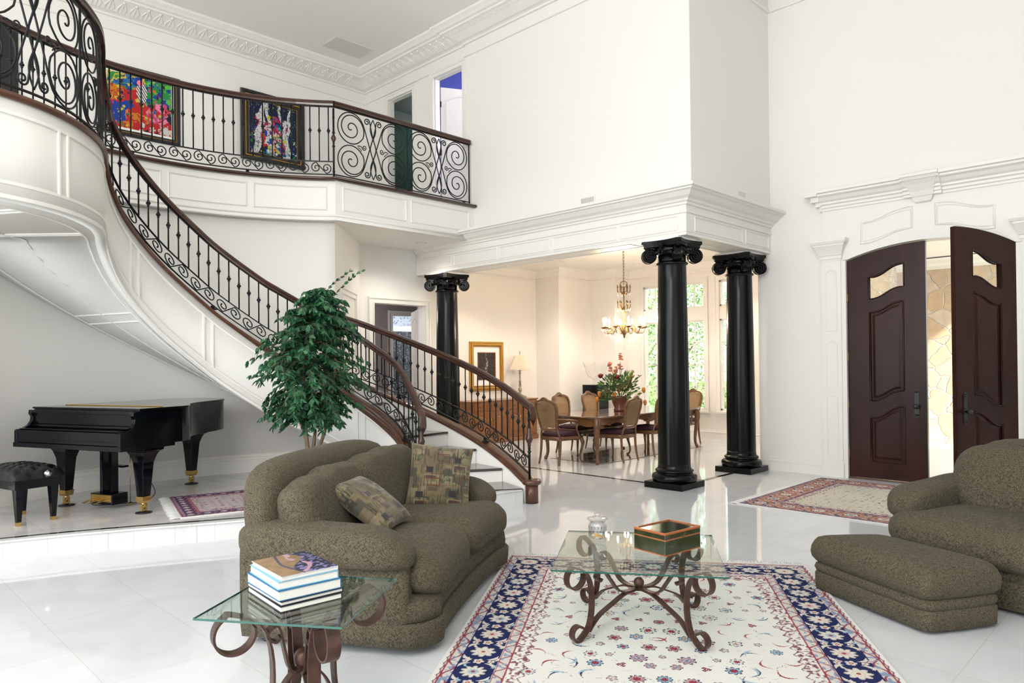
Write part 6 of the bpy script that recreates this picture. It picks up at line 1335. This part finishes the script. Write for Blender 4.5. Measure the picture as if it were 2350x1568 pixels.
# sideboard
X0, X1, Y0, Y1, ZH = 9.20, 11.16, 10.27, 10.76, .865
sb = thing('sideboard', 'carved cherry wood sideboard with drawers below the gold framed print', 'sideboard', ((X0 + X1) / 2, (Y0 + Y1) / 2, 0)); hw, hd = (X1 - X0) / 2, (Y1 - Y0) / 2
m = M(); m.box(-hw + .03, -hd + .02, .10, hw - .03, hd, ZH - .03); m.build('body', SIDEW, sb); m = M(); m.box(-hw, -hd, ZH - .03, hw, hd, ZH); m.build('top', SIDEW, sb, bevel=.008); m = M(); m.box(-hw + .0, -hd + .0, 0, hw, hd, .085); m.box(-hw + .012, -hd + .01, .085, hw - .012, hd, .11); m.build('plinth', SIDEW, sb, bevel=.008)
bays = [(-hw + .08, -hw + .50), (-hw + .54, -.04), (.04, .44), (.50, hw - .08)]
for a, b in bays:
    m = M(); m.box(a, -hd + .004, ZH - .20, b, -hd + .02, ZH - .05); m.tube([(x, -hd + .002, z) for x, z in ((a + .03, ZH - .18), (b - .03, ZH - .18), (b - .03, ZH - .07), (a + .03, ZH - .07))], .007, 4, loop=True); d_ = m.build('drawer', SIDEW, sb, bevel=.004)
    m = M(); c_ = (a + b) / 2; m.tube([(c_ - .045, -hd - .002, ZH - .11), (c_ - .03, -hd - .014, ZH - .13), (c_, -hd - .018, ZH - .14), (c_ + .03, -hd - .014, ZH - .13), (c_ + .045, -hd - .002, ZH - .11)], .005, 5); m.build('handle', BLACKP, d_)
    m = M(); m.box(a, -hd + .004, .14, b, -hd + .02, ZH - .23); z1 = ZH - .26
    def ap(g, z1=z1, a=a, b=b): w_ = b - a - .08 - 2 * g; return [(a + .04 + g, .18 + g), (b - .04 - g, .18 + g), (b - .04 - g, z1 - .07 - g)] + [(b - .04 - g - w_ * i / 12, z1 - .07 - g + .055 * max(0, sin(pi * i / 12)) ** .6 * (1 - .3 * abs(sin(2 * pi * i / 12)))) for i in range(1, 12)] + [(a + .04 + g, z1 - .07 - g)]
    m.tube([(x, -hd + .002, z) for x, z in ap(0)], .008, 5, loop=True); R = [[Vector((x, y, z)) for x, z in ap(g)] for g, y in ((.025, -hd + .006), (.05, -hd - .006))]; m.rings(R, False); d_ = m.build('door', SIDEW, sb)
    m = M(); xk = b - .02 if a < -.5 or (0 < a < .3) else a + .02; m.box(xk - .006, -hd - .002, .44, xk + .006, -hd + .006, .54); m.ball((xk, -hd - .01, .49), .012, 8); m.build('handle', BRASS, d_)
# lamp
lp = thing('table_lamp', 'silver baluster table lamp with pleated cream shade on the sideboard', 'lamp', (10.84, 10.5, ZH + .001)); SILV = mat('antique_silver', (.42, .38, .28), .3, metal=.9)
m = M(); [m.box(-a, -a, z0, a, a, z1) for a, z0, z1 in ((.10, .012, .035), (.085, .035, .05), (.06, .05, .065))]; [m.ball((x, y, .008), .016, 8, (1, 1, .5)) for x in (-.085, .085) for y in (-.085, .085)]; m.build('base', SILV, lp, bevel=.004)
m = M(); m.lathe([(.05, .065), (.03, .09), (.022, .13), (.035, .15), (.042, .18), (.035, .20), (.022, .21), (.028, .25), (.022, .34), (.030, .345), (.030, .36), (.020, .37), (.018, .50), (.026, .51), (.030, .53), (.016, .55), (.014, .565), (.04, .575), (.04, .58), (.01, .585), (.006, .94)], n=20); m.build('stem', SILV, lp)
m = M(); n = 120; R = []
for z, r_ in ((.60, .235), (.61, .235), (.75, .175), (.90, .115)): R.append([((r_ + (.006 * r_ / .2) * (1 if j % 2 else -1)) * cos(2 * pi * j / n), (r_ + (.006 * r_ / .2) * (1 if j % 2 else -1)) * sin(2 * pi * j / n), z) for j in range(n)])
m.rings(R, False, caps=False); m.build('lamp_shade', SHADE, lp); m = M(); m.lathe([(.004, .93), (.014, .95), (.010, .965), (.016, .98), (.003, 1.0)], n=12); m.build('finial', SILV, lp)
# pedestal with glass sculpture
pd = thing('pedestal', 'plain glossy black pedestal in the dining room corner', 'pedestal', (12.30, 9.62, 0), 0); m = M(); m.box(-.20, -.20, 0, .20, .20, .80); m.box(-.195, -.195, .80, .195, .195, .806); m.box(-.20, -.20, .806, .20, .20, 1.12); m.build('block', GLOSSB, pd)
gs_ = thing('glass_sculpture', 'clear wavy glass bowl sculpture standing on the black pedestal', 'sculpture', (12.30, 9.62, 1.1205)); m = M(); R = []; n = 48
for z, r_, wv in ((0, .08, 0), (.015, .085, 0), (.03, .05, 0), (.10, .06, 0), (.18, .16, .0), (.30, .22, .02), (.40, .24, .05), (.46, .27, .08)): R.append([((r_ * (1 + wv * 2 * sin(5 * 2 * pi * j / n))) * cos(2 * pi * j / n), (r_ * (1 + wv * 2 * sin(5 * 2 * pi * j / n))) * sin(2 * pi * j / n), z + wv * .5 * cos(5 * 2 * pi * j / n)) for j in range(n)])
m.rings(R, True, caps=False); m.build('bowl', CRYST, gs_)
# flowers
fl = thing('flower_arrangement', 'large red and orange flower arrangement in a copper pot on the dining table', 'flowers', (10.22, 7.46, TH_ + .001)); FZ = .24
m = M(); m.lathe([(0, 0), (.10, 0), (.11, .02), (.09, .05), (.13, .15), (.15, .24), (.155, .26), (.14, .26), (.12, .2), (0, .2)], n=24); m.build('pot', mat('copper_pot', (.16, .05, .025), .35, coat=.3), fl)
r = random.Random(11)
FM = {k: mat(*v) for k, v in {'green': ('bouquet_green', (.05, .14, .03), .6), 'lime': ('bouquet_lime', (.18, .26, .04), .6), 'red': ('deep_red_petal', (.16, .006, .012), .6), 'coral': ('coral_petal', (.62, .20, .12), .6), 'orange': ('orange_petal', (.60, .20, .02), .6), 'olive': ('hydrangea', (.13, .12, .05), .9)}.items()}
m = M()
for i in range(300):
    a = r.uniform(0, 6.28); el = r.uniform(-.3, 1.4); l = r.uniform(.10, .34) * (1 + .2 * sin(el)); o_ = Vector((cos(a) * cos(el), sin(a) * cos(el), sin(el))); p = Vector((0, 0, FZ + .02)) + Vector((o_.x * l, o_.y * l, o_.z * l * 1.0)); s_ = r.uniform(.06, .12); u_ = o_.cross(Vector((r.uniform(-1, 1), r.uniform(-1, 1), r.uniform(-1, 1)))).normalized() * s_ * .25; m.add([p, p + o_ * s_ * .5 + u_, p + o_ * s_, p + o_ * s_ * .5 - u_], [(0, 1, 2, 3)], False, 0 if r.random() < .75 else 1)
m.build('foliage', [FM['green'], FM['lime']], fl)
def stem(p, mt='green'): q = Vector(p); s = M(); s.tube([Vector((0, 0, .2)), Vector((q.x * .4, q.y * .4, .2 + (q.z - .2) * .6)), q], .005, 4); s.build('stem', FM[mt], fl)
def pt(rgt, z, f=0): return e_r * rgt + e_f * f + Vector((0, 0, z))
def rose(p, s, mk):
    m = M(); m.ball(p, s * .8, 10)
    for k in range(10): a = k * 2.4; m.ball(p + Vector((cos(a) * s * .45, sin(a) * s * .45, s * .15 * (k % 3))), s * .5, 8, (1, 1, .8))
    stem(p); m.build('bloom', FM[mk], fl)
for a_ in ((-.33, .62, 0, .055), (-.05, .60, -.1, .055)): rose(pt(a_[0], a_[1], a_[2]), a_[3], 'red')
for rg, z, s_ in ((.0, .42, .085), (-.14, .60, .07), (-.26, .32, .10), (.12, .48, .08)): 
    m = M(); [m.ball(pt(rg, z, -.12) + Vector((r.uniform(-1, 1), r.uniform(-1, 1), r.uniform(-1, 1))) * s_ * .8, .016, 5) for _ in range(60)]; m.build('bloom', FM['olive'], fl)
for rg, z in ((-.36, .30), (-.40, .20), (.42, .36), (.44, .14), (-.02, .36), (-.10, .28)):
    m = M(); p = pt(rg, z, -.05); m.ball(p, .032, 8, (1, 1, 1.6)); [m.ball(p + Vector((cos(k * 2.1) * .012, sin(k * 2.1) * .012, .012)), .026, 7, (1, 1, 1.6)) for k in range(3)]; stem(p, 'lime'); m.build('bloom', FM['orange'], fl)
for rg, z, n_, sp_ in ((.02, .86, 26, .16), (-.16, .78, 22, .08), (-.06, .72, 14, .06), (.22, .66, 8, .05)):
    m = M()
    for k in range(n_): t_ = r.uniform(-1, 1); p = pt(rg + r.uniform(-.045, .045) * (1.2 - abs(t_)), z + t_ * sp_, r.uniform(-.04, .04)); [m.ball(p + Vector((cos(j * 1.26) * .013, sin(j * 1.26) * .013, 0)), .011, 5, (1, 1, 1)) for j in range(5)]
    stem(pt(rg, z)); m.build('bloom', FM['coral'], fl)
for rg, z in ((.20, .56), (.36, .60), (.30, .50), (.04, .72)):
    m = M(); p = pt(rg, z); 
    for k in range(6): a = k * 1.05; d_ = Vector((cos(a), sin(a), .5)).normalized(); u_ = d_.cross(Vector((0, 0, 1))).normalized() * .014; m.add([p, p + d_ * .035 + u_, p + d_ * .075, p + d_ * .035 - u_], [(0, 1, 2, 3)])
    stem(p); m.build('bloom', FM['red'], fl)
m = M()
for k in range(5): a = k * 1.3; p = pt(.18, .4); d_ = Vector((cos(a) * .2, sin(a) * .2, 1)).normalized(); u_ = e_r * .02; m.add([p, p + d_ * .16 + u_, p + d_ * .34, p + d_ * .16 - u_], [(0, 1, 2, 3)])
m.build('tall_leaves', FM['lime'], fl)
# chandelier
BRZ = mat('antique_brass', (.22, .13, .05), .4, metal=.8)
cd = thing('chandelier', 'lit brass and crystal chandelier on a chain above the dining table', 'chandelier', (TBX, TBY, 0))
m = M(); z = 3.66; i = 0
while z > 3.02:
    ax = Vector((1, 0, 0)) if i % 2 else Vector((0, 1, 0)); m.tube([Vector((0, 0, z - .028)) + ax * .013 * cos(t * pi / 5) + Vector((0, 0, .034 * sin(t * pi / 5))) for t in range(10)], .004, 4, loop=True); z -= .052; i += 1
m.build('chain', BRZ, cd)
m = M(); m.lathe([(.05, 3.66), (.05, 3.63), (.02, 3.62)], n=16); m.tube([Vector((0, 0, 2.98)) + e_r * .06 * cos(t * pi / 8) + Vector((0, 0, .055 * sin(t * pi / 8))) for t in range(16)], .007, 5, loop=True)
m.lathe([(.008, 2.95), (.02, 2.9), (.012, 2.85), (.008, 2.6), (.02, 2.56), (.03, 2.5), (.012, 2.45), (.02, 2.3), (.06, 2.22), (.075, 2.17), (.05, 2.12), (.02, 2.08), (.012, 2.03)], n=16)
for z0, rr_ in ((2.86, .11), (2.58, .11)):
    for k in range(6): a = k * pi / 3; u_ = Vector((cos(a), sin(a), 0)); P = [u_ * (.01 + (rr_ - .01) * min(1, t / 6)) + Vector((0, 0, z0 - .06 * sin(t / 6 * pi) + (.03 * (t - 6) if t > 6 else 0))) for t in range(9)]; m.tube(P, .009, 5); m.ball(u_ * rr_ + Vector((0, 0, z0 + .07)), .016, 6)
m.build('stem', BRZ, cd)
for k in range(10):
    a = 2 * pi * k / 10 + .2; rr_ = .36; u_ = Vector((cos(a), sin(a), 0)); P = catmull([u_ * q + Vector((0, 0, z)) for q, z in ((.05, 2.18), (.12, 2.26), (.19, 2.22), (.26, 2.12), (.33, 2.13), (rr_, 2.20))], 4); m = M(); m.tube(P, .009, 6); m.lathe([(.02, 2.20), (.045, 2.215), (.05, 2.225), (.015, 2.23)], (u_.x * rr_, u_.y * rr_, 0), 12); m.tube([u_ * (.20 + .03 * cos(t)) + Vector((0, 0, 2.17 + .03 * sin(t))) for t in range(6)], .006, 4); arm = m.build('arm', BRZ, cd)
    m = M(); m.lathe([(.012, 2.23), (.012, 2.31)], (u_.x * rr_, u_.y * rr_, 0), 10); m.build('candle', WHITEP, arm)
    m = M(); m.lathe([(.008, 2.31), (.017, 2.335), (.015, 2.36), (.003, 2.395)], (u_.x * rr_, u_.y * rr_, 0), 10); m.build('bulb', BULB, arm)
m = M()
def drop(p, s): m.add([(p[0], p[1], p[2]), (p[0] + s, p[1], p[2] - s * 1.6), (p[0], p[1] + s, p[2] - s * 1.6), (p[0] - s, p[1], p[2] - s * 1.6), (p[0], p[1] - s, p[2] - s * 1.6), (p[0], p[1], p[2] - s * 4)], [(0, 1, 2), (0, 2, 3), (0, 3, 4), (0, 4, 1), (5, 2, 1), (5, 3, 2), (5, 4, 3), (5, 1, 4)])
for k in range(10):
    a = 2 * pi * k / 10 + .2
    for j in range(5): b = a + j * 1.256; x, y = .36 * cos(a) + .045 * cos(b), .36 * sin(a) + .045 * sin(b); drop((x, y, 2.19 - .02 * (j % 2)), .008); 
    for j in range(10): t = j / 10; q = .36 * (1 - t) + .07 * t; drop((q * cos(a), q * sin(a), 2.12 - .10 * sin(pi * t) + .10 * t), .006)
    drop((.36 * cos(a), .36 * sin(a), 2.10), .010)
for k in range(60): a = k * 2.4; q = .26 * sqrt(k / 60); drop((q * cos(a), q * sin(a), 2.06 - .14 * (1 - q / .28)), .009)
for z0 in (2.84, 2.56):
    for k in range(14): a = k * .45; drop((.11 * cos(a), .11 * sin(a), z0 - .02 * (k % 3)), .008)
m.ball((0, 0, 1.86), .018, 10); drop((0, 0, 1.86), .012); m.tube([(0, 0, 2.05), (0, 0, 1.86)], .003, 4); o = m.build('crystals', CRYSTW, cd); o['kind'] = 'stuff'
l = D.lights.new('chandelier_light', 'POINT'); l.energy = 42; l.color = (1, .82, .64); l.shadow_soft_size = .04; o = D.objects.new('chandelier_light', l); COL.objects.link(o); o.location = (TBX, TBY, 2.34)
